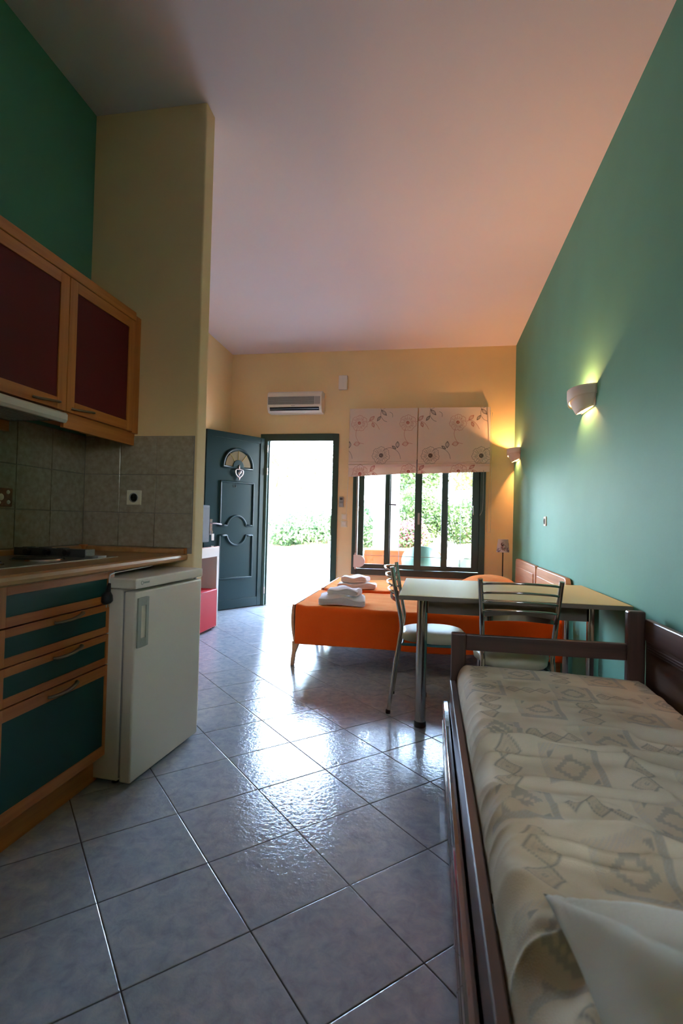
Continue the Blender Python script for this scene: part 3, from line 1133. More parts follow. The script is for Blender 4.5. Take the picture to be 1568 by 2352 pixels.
# ================================================================== KITCHEN
XF = -1.33          # face of drawers
YC0, YC1 = 1.395, 2.01


def bow_handle(name, parent, x, yc, z, L=0.075, out=0.022):
    """bow handle along y on a face whose outward normal is +x"""
    p = spline([(x, yc - L, z - 0.004), (x + out * .5, yc - L * .8, z - 0.006), (x + out, yc, z - 0.002), (x + out * .6, yc + L * .8, z + 0.006), (x, yc + L, z + 0.008)], 5)
    return MB().tube(p, 0.0055, 8, flat=1.5).build(name, 'handle_steel', parent, smooth=True)


def framed_front(name, parent, x, y0, y1, z0, z1, sy, sz, panel, framemat='beech_door', handle=None):
    f = empty(name, (0, 0, 0))
    f.parent = parent
    MB().box(x - 0.018, x, y0, y0 + sy, z0, z1).build('stile', 'beech_up', f, bevel=0.0015)
    MB().box(x - 0.018, x, y1 - sy, y1, z0, z1).build('stile', 'beech_up', f, bevel=0.0015)
    MB().box(x - 0.018, x, y0 + sy, y1 - sy, z0, z0 + sz).build('rail', framemat, f, bevel=0.0015)
    MB().box(x - 0.018, x, y0 + sy, y1 - sy, z1 - sz, z1).build('rail', framemat, f, bevel=0.0015)
    MB().box(x - 0.012, x - 0.005, y0 + sy - .001, y1 - sy + .001, z0 + sz - .001, z1 - sz + .001).build('panel', panel, f)
    if handle:
        bow_handle('handle', f, x, handle[0], handle[1])
    return f


cab = empty('base_cabinet', (0, 0, 0), label='beech base cabinet with dark green drawer panels left of the fridge', cat='cabinet')
cb = MB()
cb.box(XK + 0.01, XF - 0.02, YC0, YC0 + 0.018, 0.12, 0.90)
cb.box(XK + 0.01, XF - 0.02, YC1 - 0.018, YC1, 0.12, 0.90)
cb.box(XK + 0.01, XF - 0.02, YC0 + .018, YC1 - .018, 0.12, 0.14)
cb.box(XK + 0.01, XK + 0.02, YC0 + .018, YC1 - .018, 0.14, 0.90)
cb.build('carcass', 'beech_up', cab, bevel=0.001)
MB().box(XK + 0.05, -1.383, YC0 - 0.6, YC1 - 0.002, 0.0, 0.118).build('plinth', 'beech', cab, bevel=0.001)
ym = (YC0 + YC1) / 2
framed_front('false_front', cab, XF, YC0, YC1, 0.762, 0.897, 0.045, 0.032, 'panel_green')
framed_front('drawer', cab, XF, YC0, YC1, 0.635, 0.757, 0.045, 0.028, 'panel_green', handle=(ym + 0.03, 0.742))
framed_front('drawer', cab, XF, YC0, YC1, 0.505, 0.630, 0.045, 0.028, 'panel_green', handle=(ym + 0.03, 0.614))
framed_front('cabinet_door', cab, XF, YC0, YC1, 0.122, 0.500, 0.045, 0.042, 'panel_green', handle=(ym + 0.01, 0.480))
cab2 = empty('base_cabinet', (0, 0, 0), label='beech base cabinet under the near end of the worktop, beyond the drawers', cat='cabinet')
cb = MB()
cb.box(XK + 0.01, XF - 0.02, 0.79, 0.808, 0.12, 0.90)
cb.box(XK + 0.01, XF - 0.02, 1.372, 1.39, 0.12, 0.90)
cb.box(XK + 0.01, XF - 0.02, .808, 1.372, 0.12, 0.14)
cb.build('carcass', 'beech_up', cab2)
framed_front('cabinet_door', cab2, XF, 0.79, 1.39, 0.122, 0.897, 0.045, 0.045, 'panel_green', handle=(1.28, 0.870))

# worktop (rounded nose) with upstands
wt = empty('worktop', (0, 0, 0), label='beech-look worktop over the drawers and the fridge', cat='worktop')
nose = [(XK + 0.001, 0.900), (-1.292, 0.900), (-1.285, 0.906), (-1.284, 0.918), (-1.287, 0.930), (-1.296, 0.936), (XK + 0.001, 0.936)]
MB().prism([(x, z) for x, z in nose], 0.79, YP - 0.001, 'y').build('top', 'worktop', wt, bevel=0.001)
us = MB()
us.prism([(XK + 0.009, 0.936), (XK + 0.034, 0.936), (XK + 0.028, 0.958), (XK + 0.009, 0.964)], 0.79, YP - 0.012, 'y')
us.build('upstand', 'worktop', wt, bevel=0.001)
us = MB()
us.prism([(YP - 0.009, 0.936), (YP - 0.034, 0.936), (YP - 0.028, 0.958), (YP - 0.009, 0.964)], XK + 0.02, -1.29, 'x')
us.build('upstand', 'worktop', wt, bevel=0.001)
MB().box(XK + 0.009, XK + 0.045, YP - 0.045, YP - 0.009, 0.936, 0.968).build('corner_cap', 'beech', wt, bevel=0.004)
MB().box(-1.292, -1.283, YP - 0.036, YP - 0.01, 0.936, 0.966).build('end_cap', 'beech', wt, bevel=0.003)

# hob with two plates and a raised control housing
hob = empty('electric_hob', (0, 0, 0.936), label='steel two-plate electric hob set on the worktop', cat='hob')
hp = MB().box(-1.86, -1.44, 1.38, 2.20, 0.0, 0.005).build('hob_plate', 'brushed_steel', hob, bevel=0.002)
for (x, y, r_) in ((-1.60, 1.885, 0.095), (-1.60, 1.60, 0.075)):
    bn = MB().lathe([(0.0, 0.016), (r_ * .25, 0.0155), (r_ * .3, 0.013), (r_ * .36, 0.016), (r_ * .93, 0.016), (r_ * .97, 0.012), (r_ * .97, 0.005)], x, y, 36).build('hot_plate', 'black_iron', hob, smooth='auto')
    MB().lathe([(r_ * .97, 0.005), (r_ * .985, 0.0105), (r_ * 1.03, 0.0105), (r_ * 1.06, 0.005)], x, y, 36).build('trim_ring', 'chrome', bn, smooth='auto')
MB().box(-1.875, -1.505, 2.06, 2.10, 0.005, 0.040).build('control_housing', 'dark_grey', hob, bevel=0.002)
for x in (-1.80, -1.70, -1.60):
    MB().lathe([(0.0, 0.018), (0.013, 0.018), (0.016, 0.0)], 0, 0, 16, mtx=Matrix.Translation((x, 2.06, 0.024)) @ Matrix.Rotation(PI / 2, 4, 'X')).build('knob', 'black_plastic', hob, smooth='auto')
for x in (-1.83, -1.745, -1.655):
    MB().box(x, x + 0.035, 2.06, 2.10, 0.040, 0.043).build('housing_rib', 'dark_grey', hob, bevel=0.001)
lp = MB().box(-1.505, -1.499, 2.05, 2.11, 0.005, 0.040)
lp.box(-1.505, -1.44, 2.05, 2.11, 0.005, 0.014)
lp.build('end_bracket', 'grey_plastic', hob, bevel=0.001)

# upper cabinet: one carcass, two doors, cornice, light valance
XU = -1.60
uc = empty('wall_cabinet', (0, 0, 0), label='beech wall cabinet with burgundy door panels above the worktop', cat='cabinet')
ub = MB()
ub.box(XK + 0.002, XU - 0.02, 0.80, 2.53, 1.592, 2.19)
ub.build('carcass', 'beech', uc, bevel=0.001)
MB().box(XK + 0.002, XU - 0.001, 2.532, YP - 0.001, 1.585, 2.225).build('filler_panel', 'beech_up', uc, bevel=0.001)
MB().box(XK + 0.002, XU + 0.004, 0.80, 2.535, 2.192, 2.240).build('cornice', 'beech', uc, bevel=0.004)
framed_front('cabinet_door', uc, XU, 2.024, 2.53, 1.590, 2.190, 0.05, 0.05, 'panel_burgundy', handle=(2.13, 1.612))
framed_front('cabinet_door', uc, XU, 1.415, 2.020, 1.590, 2.190, 0.055, 0.05, 'panel_burgundy', handle=(1.90, 1.612))
framed_front('cabinet_door', uc, XU, 0.805, 1.411, 1.590, 2.190, 0.055, 0.05, 'panel_burgundy', handle=(1.28, 1.612))
MB().box(XU - 0.035, XU - 0.018, 2.03, 2.585, 1.520, 1.590).build('light_valance', 'beech', uc, bevel=0.001)

# extractor hood under the left door
hd_ = empty('extractor_hood', (0, 0, 0), label='slim white extractor hood under the wall cabinet', cat='extractor hood')
MB().prism([(XU - 0.012, 1.580), (XU + 0.004, 1.580), (XU + 0.012, 1.572), (XU + 0.012, 1.548), (XU + 0.004, 1.536), (XU - 0.012, 1.536)], 1.42, 2.018, 'y').build('front_bar', 'white_plastic', hd_, bevel=0.001)
MB().box(XK + 0.04, XU - 0.012, 1.43, 2.01, 1.545, 1.585).build('body', 'dark_grey', hd_, bevel=0.002)
fl_ = MB()
for k in range(8):
    fl_.box(XK + 0.08 + k * 0.026, XK + 0.095 + k * 0.026, 1.47, 1.97, 1.541, 1.545)
fl_.build('filter_grille', 'grey_plastic', hd_)
MB().box(XK + 0.01, XK + 0.035, 1.43, 2.02, 1.50, 1.58).build('back_strip', 'beech', hd_, bevel=0.001)

# fridge, turned a little
fa = math.atan2(-(0.035), 0.56)
fr0 = empty('refrigerator', (-1.206, 1.972, 0), fa, label='white under-counter refrigerator with grey side handle plate', cat='refrigerator')
FW = 0.555
MB().box(-0.50, -0.062, 0.0, FW, 0.018, 0.82).build('body', 'fridge_white', fr0, bevel=0.006)
MB().box(-0.52, 0.004, -0.004, FW + 0.004, 0.824, 0.868).build('top_plate', 'fridge_white', fr0, bevel=0.006)
MB().box(-0.052, 0.0, 0.0, FW, 0.015, 0.812).build('door', 'fridge_white', fr0, bevel=0.007)
MB().box(-0.062, -0.052, 0.008, FW - 0.008, 0.03, 0.81).build('door_seal', 'grey_plastic', fr0)
hp_ = MB()
hp_.box(0.0005, 0.008, 0.012, 0.034, 0.575, 0.785)
hp_.box(0.0005, 0.008, 0.070, 0.088, 0.575, 0.785)
hp_.box(0.0005, 0.008, 0.034, 0.070, 0.575, 0.612)
hp_.box(0.0005, 0.008, 0.034, 0.070, 0.750, 0.785)
hp_.build('handle_plate', 'fridge_grey', fr0, bevel=0.002)
MB().box(0.0003, 0.0025, 0.034, 0.070, 0.612, 0.750).build('handle_recess', 'cream_plastic', fr0)
lg = MB().lathe([(0.0062, 0.0), (0.0062, 0.0012), (0.0085, 0.0012), (0.0085, 0.0)], 0, 0, 18, mtx=Matrix.Translation((0.004, 0.038, 0.848)) @ Matrix.Rotation(PI / 2, 4, 'Y'))
for k, (dz0, dz1) in enumerate(((-.004, .004), (-.004, .003), (-.004, .003), (-.004, .003), (-.004, .003), (-.004, .004))):
    y = 0.050 + k * 0.0068
    lg.box(0.004, 0.0050, y, y + 0.005, 0.848 + dz0, 0.848 + dz0 + 0.0016)
    lg.box(0.004, 0.0050, y, y + 0.0016, 0.848 + dz0, 0.848 + dz1)
    lg.box(0.004, 0.0050, y + 0.0034, y + 0.005, 0.848 + dz0, 0.848 + dz1)
lg.build('badge', 'fridge_grey', fr0)
for (x, y) in ((-0.47, 0.03), (-0.47, FW - 0.03), (-0.09, 0.03), (-0.09, FW - 0.03)):
    MB().lathe([(0, 0), (0.014, 0), (0.014, 0.018), (0, 0.018)], x, y, 12).build('foot', 'black_plastic', fr0)
MB().tube([(-0.03, FW - 0.012, 0.81), (-0.03, FW - 0.012, 0.826)], 0.008, 8).build('hinge', 'brushed_steel', fr0)

# fridge cable and plug dangling at the gap
pl = empty('power_plug', (-1.338, 1.948, 0.0), label='black plug dangling from a thin white cable beside the fridge', cat='plug')
MB().tube(spline([(0.030, -0.005, 0.84), (0.032, -0.008, 0.878), (0.02, 0.03, 0.886), (0.0, 0.15, 0.886), (-0.02, 0.40, 0.887), (-0.1, 0.55, 0.887)], 6), 0.003, 6).build('cable', 'white_plastic', pl, smooth=True)
pg = MB()
pg.tube([(0.030, -0.006, 0.85), (0.028, -0.010, 0.815)], [0.006, 0.011], 10)
pg.tube([(0.028, -0.010, 0.815), (0.026, -0.012, 0.80), (0.026, -0.012, 0.775), (0.028, -0.010, 0.765)], [0.012, 0.021, 0.023, 0.015], 14)
pg.build('plug_body', 'black_plastic', pl, smooth=True)
for s_ in (-0.009, 0.009):
    MB().tube([(0.028, -0.010 + s_, 0.767), (0.028, -0.010 + s_, 0.75)], 0.0024, 8).build('pin', 'brushed_steel', pl)

# ================================================================== TV DESK, TV, POUF
tvu = empty('tv_desk', (0, 0, 0), label='white slab desk with brown back panel against the left wall', cat='desk')
MB().box(XL + 0.002, -2.17, 3.25, 5.09, 0.735, 0.835).build('top_slab', 'white_plastic', tvu, bevel=0.003)
MB().box(XL + 0.002, -2.17, 5.035, 5.09, 0.0, 0.735).build('side_panel', 'white_plastic', tvu, bevel=0.003)
MB().box(XL + 0.002, -2.17, 3.25, 3.305, 0.0, 0.735).build('side_panel', 'white_plastic', tvu, bevel=0.003)
MB().box(XL + 0.002, XL + 0.02, 3.305, 5.035, 0.0, 0.735).build('back_panel', 'terracotta', tvu)
MB().box(XL + 0.004, -2.172, 3.252, 5.088, 0.835, 0.841).build('glass_cover', 'screen_dark', tvu, bevel=0.001)

tv = empty('television', (-2.205, 4.475, 0.841), label='dark flat television at the end of the white desk, seen edge-on', cat='television')
MB().box(-0.05, 0.0, -0.46, 0.43, 0.045, 0.42).build('screen_case', 'tv_grey', tv, bevel=0.008)
MB().box(-0.001, 0.003, -0.43, 0.405, 0.075, 0.395).build('screen', 'tv_screen', tv)
MB().tube([(-0.025, 0, 0.01), (-0.025, 0, 0.05)], 0.03, 12).build('neck', 'black_plastic', tv)
MB().box(-0.16, 0.03, -0.2, 0.2, 0.0, 0.012).build('stand', 'black_plastic', tv, bevel=0.005)

pf = empty('pouf', (0, 0, 0), label='red leather cube pouf under the white desk', cat='pouf')
px0, px1, py0, py1, pz0, pz1 = -2.56, -2.145, 4.60, 5.005, 0.022, 0.405
MB().box(px0, px1, py0, py1, pz0, pz1).build('cube', 'red_leather', pf, bevel=0.012, seg=3)
for z in (pz0 + 0.006, pz1 - 0.004):
    MB().tube([(px0 + .006, py0 + .006, z), (px1 - .004, py0 + .006, z), (px1 - .004, py1 - .006, z), (px0 + .006, py1 - .006, z)], 0.0045, 6, closed=True).build('piping', 'red_piping', pf, smooth=True)
MB().tube([(px1 - .004, py1 - .004, pz0), (px1 - .004, py1 - .004, pz1)], 0.004, 6).build('piping', 'red_piping', pf, smooth=True)
for (x, y) in ((px0 + .05, py0 + .05), (px1 - .05, py0 + .05), (px0 + .05, py1 - .05), (px1 - .05, py1 - .05)):
    MB().lathe([(0, 0), (0.02, 0), (0.02, 0.024), (0, 0.024)], x, y, 12).build('foot', 'black_plastic', pf)


# ================================================================== BEDS
def bed(y0, y1, label, grp='single beds with orange spreads'):
    root = empty('single_bed', (0, 0, 0), label=label, cat='bed', group=grp)
    xf, xh = -1.035, 0.955
    # footboard: curved board, higher than the mattress edge
    n = 12
    prof = []
    for k in range(n + 1):
        t = k / n
        prof.append((xf - 0.02 * math.sin(t * PI * 0.9) + 0.012 * (1 - t), 0.17 + t * 0.305))
    outer = prof + [(x + 0.022, z) for x, z in prof[::-1]]
    MB().prism(outer, y0, y1, 'y').build('footboard', 'bed_wood', root, bevel=0.004)
    for yy in (y0, y1 - 0.045):
        p = [(xf - 0.012, 0.0), (xf + 0.012, 0.0), (xf + 0.022, 0.09), (xf + 0.05, 0.165), (xf + 0.055, 0.19), (xf - 0.002, 0.19), (xf - 0.001, 0.12), (xf - 0.01, 0.05)]
        MB().prism(p, yy, yy + 0.045, 'y').build('leg', 'bed_wood', root, bevel=0.004)
        MB().box(xh - 0.06, xh - 0.015, yy, yy + 0.045, 0.0, 0.19).build('leg', 'bed_wood', root, bevel=0.004)
    MB().box(xf + 0.03, xh - 0.01, y0 + 0.03, y0 + 0.055, 0.19, 0.29).build('side_rail', 'bed_wood', root, bevel=0.003)
    MB().box(xf + 0.03, xh - 0.01, y1 - 0.055, y1 - 0.03, 0.19, 0.29).build('side_rail', 'bed_wood', root, bevel=0.003)
    MB().box(xf + 0.04, xh - 0.02, y0 + 0.055, y1 - 0.055, 0.25, 0.41).build('mattress', 'pillow_cloth', root, bevel=0.03, seg=3)
    # headboard against the wall: rounded corners, recessed panel line
    hy0, hy1 = y0 - 0.045, y1 + 0.06
    R_ = 0.05
    hb = [(hy0, 0.25), (hy1, 0.25), (hy1, 0.765 - R_)] + [(hy1 - R_ + R_ * math.cos(a), 0.765 - R_ + R_ * math.sin(a)) for a in np.linspace(0.2, PI / 2, 6)] + [(hy0 + R_ + R_ * math.cos(a), 0.765 - R_ + R_ * math.sin(a)) for a in np.linspace(PI / 2, PI - 0.01, 6)]
    hbo = MB().prism(hb, xh, xh + 0.038, 'x').build('headboard', 'bed_wood', root, bevel=0.006)
    MB().prism([(hy0 + 0.07, 0.3), (hy1 - 0.07, 0.3), (hy1 - 0.07, 0.69), (hy0 + 0.07, 0.69)], xh - 0.010, xh, 'x').build('raised_panel', 'bed_wood', hbo, bevel=0.008)
    return root


B1 = (3.885, 4.80)
B2 = (4.955, 5.93)
bed(*B1, 'single bed nearer the dining table, wooden foot and curved leg showing')
bed(*B2, 'single bed farther from the table, next to the window')


def spread(y0, y1, label, seed, zhem, bump_x=0.66):
    """cloth over the mattress: top, hanging sides and foot end, pillow bulge at the head"""
    xs = np.linspace(0, 1, 260)
    x_0, x_1 = -1.012, 0.945
    zt = 0.462
    # section across y: hang, edge, top, edge, hang
    r_ = 0.035
    hang = zt - r_ - zhem
    sec = []
    for t in np.linspace(0, 1, 22, endpoint=False):
        sec.append((y0, zhem + hang * t, t))
    for a in np.linspace(0, PI / 2, 8, endpoint=False):
        sec.append((y0 + r_ - r_ * math.cos(a), zt - r_ + r_ * math.sin(a), 1))
    for t in np.linspace(0, 1, 90, endpoint=False):
        sec.append((y0 + r_ + (y1 - y0 - 2 * r_) * t, zt, 1))
    for a in np.linspace(PI / 2, 0, 8, endpoint=False):
        sec.append((y1 - r_ + r_ * math.cos(a), zt - r_ + r_ * math.sin(a), 1))
    for t in np.linspace(1, 0, 22):
        sec.append((y1, zhem + hang * t, t))
    sec = np.array(sec)
    S = len(sec)
    X = np.tile(x_0 + (x_1 - x_0) * xs, (S, 1))
    Y = np.tile(sec[:, :1], (1, len(xs))).copy()
    Z = np.tile(sec[:, 1:2], (1, len(xs))).copy()
    top = (sec[:, 1] > zt - r_ - 1e-6)
    side = ~top
    # pillow bulge
    u = (X - bump_x) / 0.30
    v = (Y - (y0 + y1) / 2) / (0.40 * (y1 - y0) / 0.9)
    bulge = np.clip(1 - np.abs(u) ** 2.6, 0, 1) ** 0.7 * np.clip(1 - np.abs(v) ** 3.0, 0, 1) ** 0.7
    Z += np.where(top[:, None], 0.150 * bulge, 0)
    # small wrinkles
    wz = 0.004 * vnoise(X * 6, Y * 9, seed) + 0.0025 * vnoise(X * 17, Y * 15, seed + 1) + 0.003 * vnoise(X * 3 + Y * 12, Y * 3, seed + 2)
    Z += np.where(top[:, None], wz, 0)
    Z += np.where(top[:, None], 0.012 * np.exp(-((X - x_0) / 0.06) ** 2), 0)
    fold = 0.006 * vnoise(X * 5, Z * 3, seed + 5) + 0.003 * vnoise(X * 14, Z * 2, seed + 6)
    sgn = np.where(sec[:, 0] < (y0 + y1) / 2, -1, 1)[:, None]
    k = (1 - sec[:, 2])[:, None]
    # head end: diagonal tuck folds
    tuck = 0.02 * np.clip((X - 0.55) / 0.4, 0, 1) * np.sin((X - 0.55) * 34 - Z * 22)
    Y += np.where(side[:, None], sgn * (fold * k * 1.6 + 0.006 * k + tuck * k * .8), 0)
    Z += np.where(side[:, None], 0.010 * k * vnoise(X * 2.2, Y * 0, seed + 8) + 0.0 * X, 0)
    o = grid_obj('bedspread', X, Y, Z, 'spread_orange', None, None, flip=True, solid=0.004)
    return tag(o, label, 'bedspread', 'orange terry bedspreads')


spread(B1[0] - 0.012, B1[1] + 0.006, 'orange terry bedspread hanging over the side of the nearer single bed', 11, 0.175)
spread(B2[0] - 0.006, B2[1] + 0.008, 'orange terry bedspread on the single bed beside the window', 21, 0.20, 0.62)


# towels: pairs of folded white towels on each bed
def folded(name, L, W, Hh, layers, seed):
    """a folded towel: rounded bundle with fold creases along its open side"""
    mb = MB()
    nu, nv = 44, 40
    rs = np.random.RandomState(seed)
    vs, fs = [], []
    for i in range(nu + 1):
        u = -1 + 2 * i / nu
        end = (1 - abs(u) ** 7) ** 0.25 if abs(u) < 1 else 0.0
        for k in range(nv):
            a = 2 * PI * k / nv
            cy, cz = math.cos(a), math.sin(a)
            e = 0.5 + 0.12 * math.sin(u * 2 + seed)
            y = math.copysign(abs(cy) ** e, cy)
            z = math.copysign(abs(cz) ** 0.62, cz)
            # creases between layers on the open (near, -y) side and the ends
            cre = 1.0
            if y < -0.2:
                cre -= 0.17 * (0.5 + 0.5 * math.cos((z + 1) * PI * layers))
            yy = y * W / 2 * cre * (0.93 + 0.07 * end)
            zz = z * Hh / 2 * (0.55 + 0.45 * end)
            zz += 0.09 * Hh * math.sin(u * 2.4 + seed + y) + 0.04 * Hh * math.sin(yy * 40 + seed)
            if cz > 0:
                zz += Hh * 0.10 * math.sin(u * 5.0 + y * 2 + seed)
            xx = u * L / 2 * (1 - 0.03 * (0.5 + 0.5 * math.cos((z + 1) * PI * layers)))
            vs.append((xx, yy, zz + Hh / 2))
    for i in range(nu):
        for k in range(nv):
            fs.append((i * nv + k, i * nv + (k + 1) % nv, (i + 1) * nv + (k + 1) % nv, (i + 1) * nv + k))
    fs.append(tuple(range(nv)))
    fs.append(tuple(range(nu * nv, (nu + 1) * nv))[::-1])
    return mb.add(vs, fs)


def towel(loc, rz, L, W, Hh, layers, seed, label):
    o = folded('towel', L, W, Hh, layers, seed).build('folded_towel', 'towel', smooth=True)
    o.location = loc
    o.rotation_euler = (0, 0, rz)
    return tag(o, label, 'towel', 'folded white towels on the beds')


towel((-0.68, 4.08, 0.462), 0.12, 0.37, 0.26, 0.075, 3, 3, 'larger folded white towel at the bottom of the pair on the nearer bed')
towel((-0.665, 4.10, 0.535), -0.10, 0.25, 0.19, 0.062, 3, 8, 'smaller folded white towel on top of the pair on the nearer bed')
towel((-0.70, 5.08, 0.462), 0.05, 0.38, 0.24, 0.065, 3, 13, 'larger folded white towel at the bottom of the pair on the farther bed')
towel((-0.72, 5.10, 0.524), -0.16, 0.26, 0.18, 0.065, 3, 19, 'smaller folded white towel on top of the pair on the farther bed')

# slim lamp standing in the corner behind the far bed
lm = empty('corner_lamp', (0.842, 6.17, 0), label='slim lamp with flower-print white shade in the corner behind the beds', cat='lamp')
MB().lathe([(0, 0), (0.11, 0), (0.11, 0.012), (0.02, 0.02), (0, 0.02)], 0, 0, 28).build('base', 'black_iron', lm, smooth='auto')
MB().tube([(0, 0, 0.015), (0, 0, 0.90)], 0.0065, 8).build('pole', 'black_iron', lm, smooth='auto')
nA, nZ = 120, 50
Aa = np.linspace(0, 2 * PI, nA)
tz = np.linspace(0, 1, nZ)
RA = 0.0725 - (0.0725 - 0.056) * tz
X = np.outer(RA, np.cos(Aa))
Y = np.outer(RA, np.sin(Aa))
Z = np.outer(0.82 + 0.15 * tz, np.ones(nA))
col = np.tile(np.array(lin(226, 220, 222)[:3]), (nZ, nA, 1)).astype(float)
U = np.outer(np.ones(nZ), Aa / (2 * PI) * 700)
V = np.outer((1 - tz) * 240, np.ones(nA))[::-1]
tmp = col.copy()
for k, (cx, cy, s_) in enumerate(((60, 190, .2), (170, 170, .28), (260, 120, .2), (330, 185, .3), (430, 200, .22), (520, 150, .3), (620, 190, .26), (500, 90, .18), (670, 90, .18))):
    ln = [(p * s_, max(w_ * .5, 5.0), a_) for p, w_, a_ in flower(0, 0, 170, 30 + k)[:26]]
    paint_lines(tmp, U, V, ln, cx, cy, INK_B if k % 2 else np.array(lin(110, 100, 150)[:3]))
    paint_lines(tmp, U, V, [(p * .3, 6.0, .9) for p, _, _ in curve([(-60, 120), (-80, 220), (-40, 320), (95, 400)])], cx, cy - 60, INK_R)
col = tmp[::-1]
grid_obj('lamp_shade', X, Y, Z, 'shade_cloth', lm, col, solid=0.001)
MB().tube([(-0.056, 0, 0.955), (0.056, 0, 0.955)], 0.002, 6).build('shade_support', 'black_iron', lm)

# ================================================================== DINING TABLE
tb = empty('dining_table', (0, 0, 0), label='dining table with pale glossy top and chrome legs against the green wall', cat='table')
TZ = 0.752
MB().box(-0.150, 0.985, 2.705, 3.56, TZ - 0.022, TZ).build('tabletop', 'table_top', tb, bevel=0.003)
eb = MB()
eb.box(-0.1515, 0.985, 2.7035, 2.705, TZ - 0.024, TZ - 0.002)
eb.box(-0.1515, -0.150, 2.705, 3.56, TZ - 0.024, TZ - 0.002)
eb.build('edge_band', 'table_edge', tb)
ap = MB()
ap.box(0.0, 0.83, 2.895, 2.913, 0.632, 0.730)
ap.box(0.0, 0.83, 3.39, 3.408, 0.632, 0.730)
ap.box(-0.04, -0.022, 2.94, 3.37, 0.632, 0.730)
ap.box(0.85, 0.868, 2.94, 3.37, 0.632, 0.730)
ap.build('apron', 'table_edge', tb, bevel=0.002)
for (x, y) in ((-0.030, 2.912), (0.862, 2.912), (-0.030, 3.40), (0.862, 3.40)):
    l_ = MB().tube([(x, y, 0.03), (x, y, 0.728)], 0.030, 24).build('leg', 'chrome', tb, smooth='auto')
    MB().lathe([(0, 0), (0.031, 0), (0.033, 0.004), (0.033, 0.028), (0.030, 0.032), (0, 0.032)], x, y, 24).build('foot', 'black_plastic', l_, smooth='auto')


# ================================================================== CHAIRS
def chair(label, loc, rz):
    """tube chair; local +y is the way the sitter faces, origin on the floor under the back"""
    root = empty('dining_chair', loc, rz, label=label, cat='chair', group='chrome tube dining chairs')
    wb = 0.170
    for s in (-1, 1):
        p = [(s * (wb + .010), -0.045, 0.0), (s * (wb + .004), -0.020, 0.20), (s * (wb - .006), 0.012, 0.44), (s * (wb - .005), 0.022, 0.50), (s * (wb - .002), 0.018, 0.56),
             (s * (wb + .006), -0.010, 0.70), (s * (wb + .018), -0.040, 0.868)]
        l_ = MB().tube(spline(p, 5), 0.0125, 12).build('rear_leg', 'chrome', root, smooth='auto')
        MB().lathe([(0, 0), (0.0145, 0), (0.0145, 0.02), (0.012, 0.024)], s * (wb + .010), -0.045, 12).build('foot_cap', 'black_plastic', l_)
        q = [(s * 0.155, 0.375, 0.0), (s * 0.150, 0.36, 0.2), (s * 0.145, 0.345, 0.425)]
        l_ = MB().tube(spline(q, 5), 0.0125, 12).build('front_leg', 'chrome', root, smooth='auto')
        MB().lathe([(0, 0), (0.0145, 0), (0.0145, 0.02), (0.012, 0.024)], s * 0.155, 0.375, 12).build('foot_cap', 'black_plastic', l_)
    for k, z in enumerate((0.845, 0.800, 0.755, 0.712)):
        f = (z - 0.56) / 0.31
        yb_ = 0.018 - 0.058 * f
        xw = wb + 0.001 + 0.017 * f
        bow = 0.062
        pts = [(-xw, yb_, z - 0.004), (-xw * 0.72, yb_ - bow * .62, z + 0.006), (0, yb_ - bow, z + 0.012), (xw * 0.72, yb_ - bow * .62, z + 0.006), (xw, yb_, z - 0.004)]
        MB().tube(spline(pts, 8), 0.0058, 8).build('back_bar', 'chrome', root, smooth=True)
    # lower broad slat
    pts = [(-wb - .004, 0.0, 0.665), (-wb * .72, -0.036, 0.678), (0, -0.058, 0.690), (wb * .72, -0.036, 0.678), (wb + .004, 0.0, 0.665)]
    sp = spline(pts, 6)
    vs, fs = [], []
    for p in sp:
        e = 1 - (p.x / wb) ** 2 * 0.3
        vs += [(p.x, p.y - 0.003, p.z - 0.014 * e), (p.x, p.y - 0.003, p.z + 0.014 * e), (p.x, p.y + 0.003, p.z + 0.014 * e), (p.x, p.y + 0.003, p.z - 0.014 * e)]
    for i in range(len(sp) - 1):
        for k in range(4):
            fs.append((i * 4 + k, i * 4 + (k + 1) % 4, i * 4 + 4 + (k + 1) % 4, i * 4 + 4 + k))
    MB().add(vs, fs).build('back_slat', 'chrome', root, smooth='auto')
    # seat: rounded cushion, rounder at the front
    rings = []
    n = 48
    for (sc_, z) in ((0.60, 0.418), (0.93, 0.420), (0.985, 0.430), (1.0, 0.446), (0.985, 0.461), (0.93, 0.472), (0.8, 0.480), (0.5, 0.486), (0.0, 0.488)):
        ring_ = []
        for k in range(n):
            a = 2 * PI * k / n
            e = 0.72
            x = 0.192 * math.copysign(abs(math.cos(a)) ** e, math.cos(a))
            y = 0.198 * math.copysign(abs(math.sin(a)) ** e, math.sin(a))
            if y < 0:
                x *= 0.90
            ring_.append((x * sc_, 0.205 + y * sc_, z))
        rings.append(ring_)
    vs = [p for r_ in rings for p in r_]
    fs = [(k * n + i, k * n + (i + 1) % n, (k + 1) * n + (i + 1) % n, (k + 1) * n + i) for k in range(len(rings) - 1) for i in range(n)]
    fs.append(tuple(range(n))[::-1])
    MB().add(vs, fs).build('seat', 'seat_vinyl', root, smooth=True)
    fr_ = MB()
    fr_.tube([(-0.160, 0.03, 0.408), (-0.145, 0.35, 0.408), (0.145, 0.35, 0.408), (0.160, 0.03, 0.408)], 0.009, 8, closed=True)
    fr_.build('seat_frame', 'aqua', root, smooth='auto')
    return root


chair('chrome tube chair side-on at the left end of the dining table', (-0.175, 3.245, 0), -PI / 2)
chair('chrome tube chair seen from behind, between daybed and dining table', (0.437, 2.62, 0), 0.0)

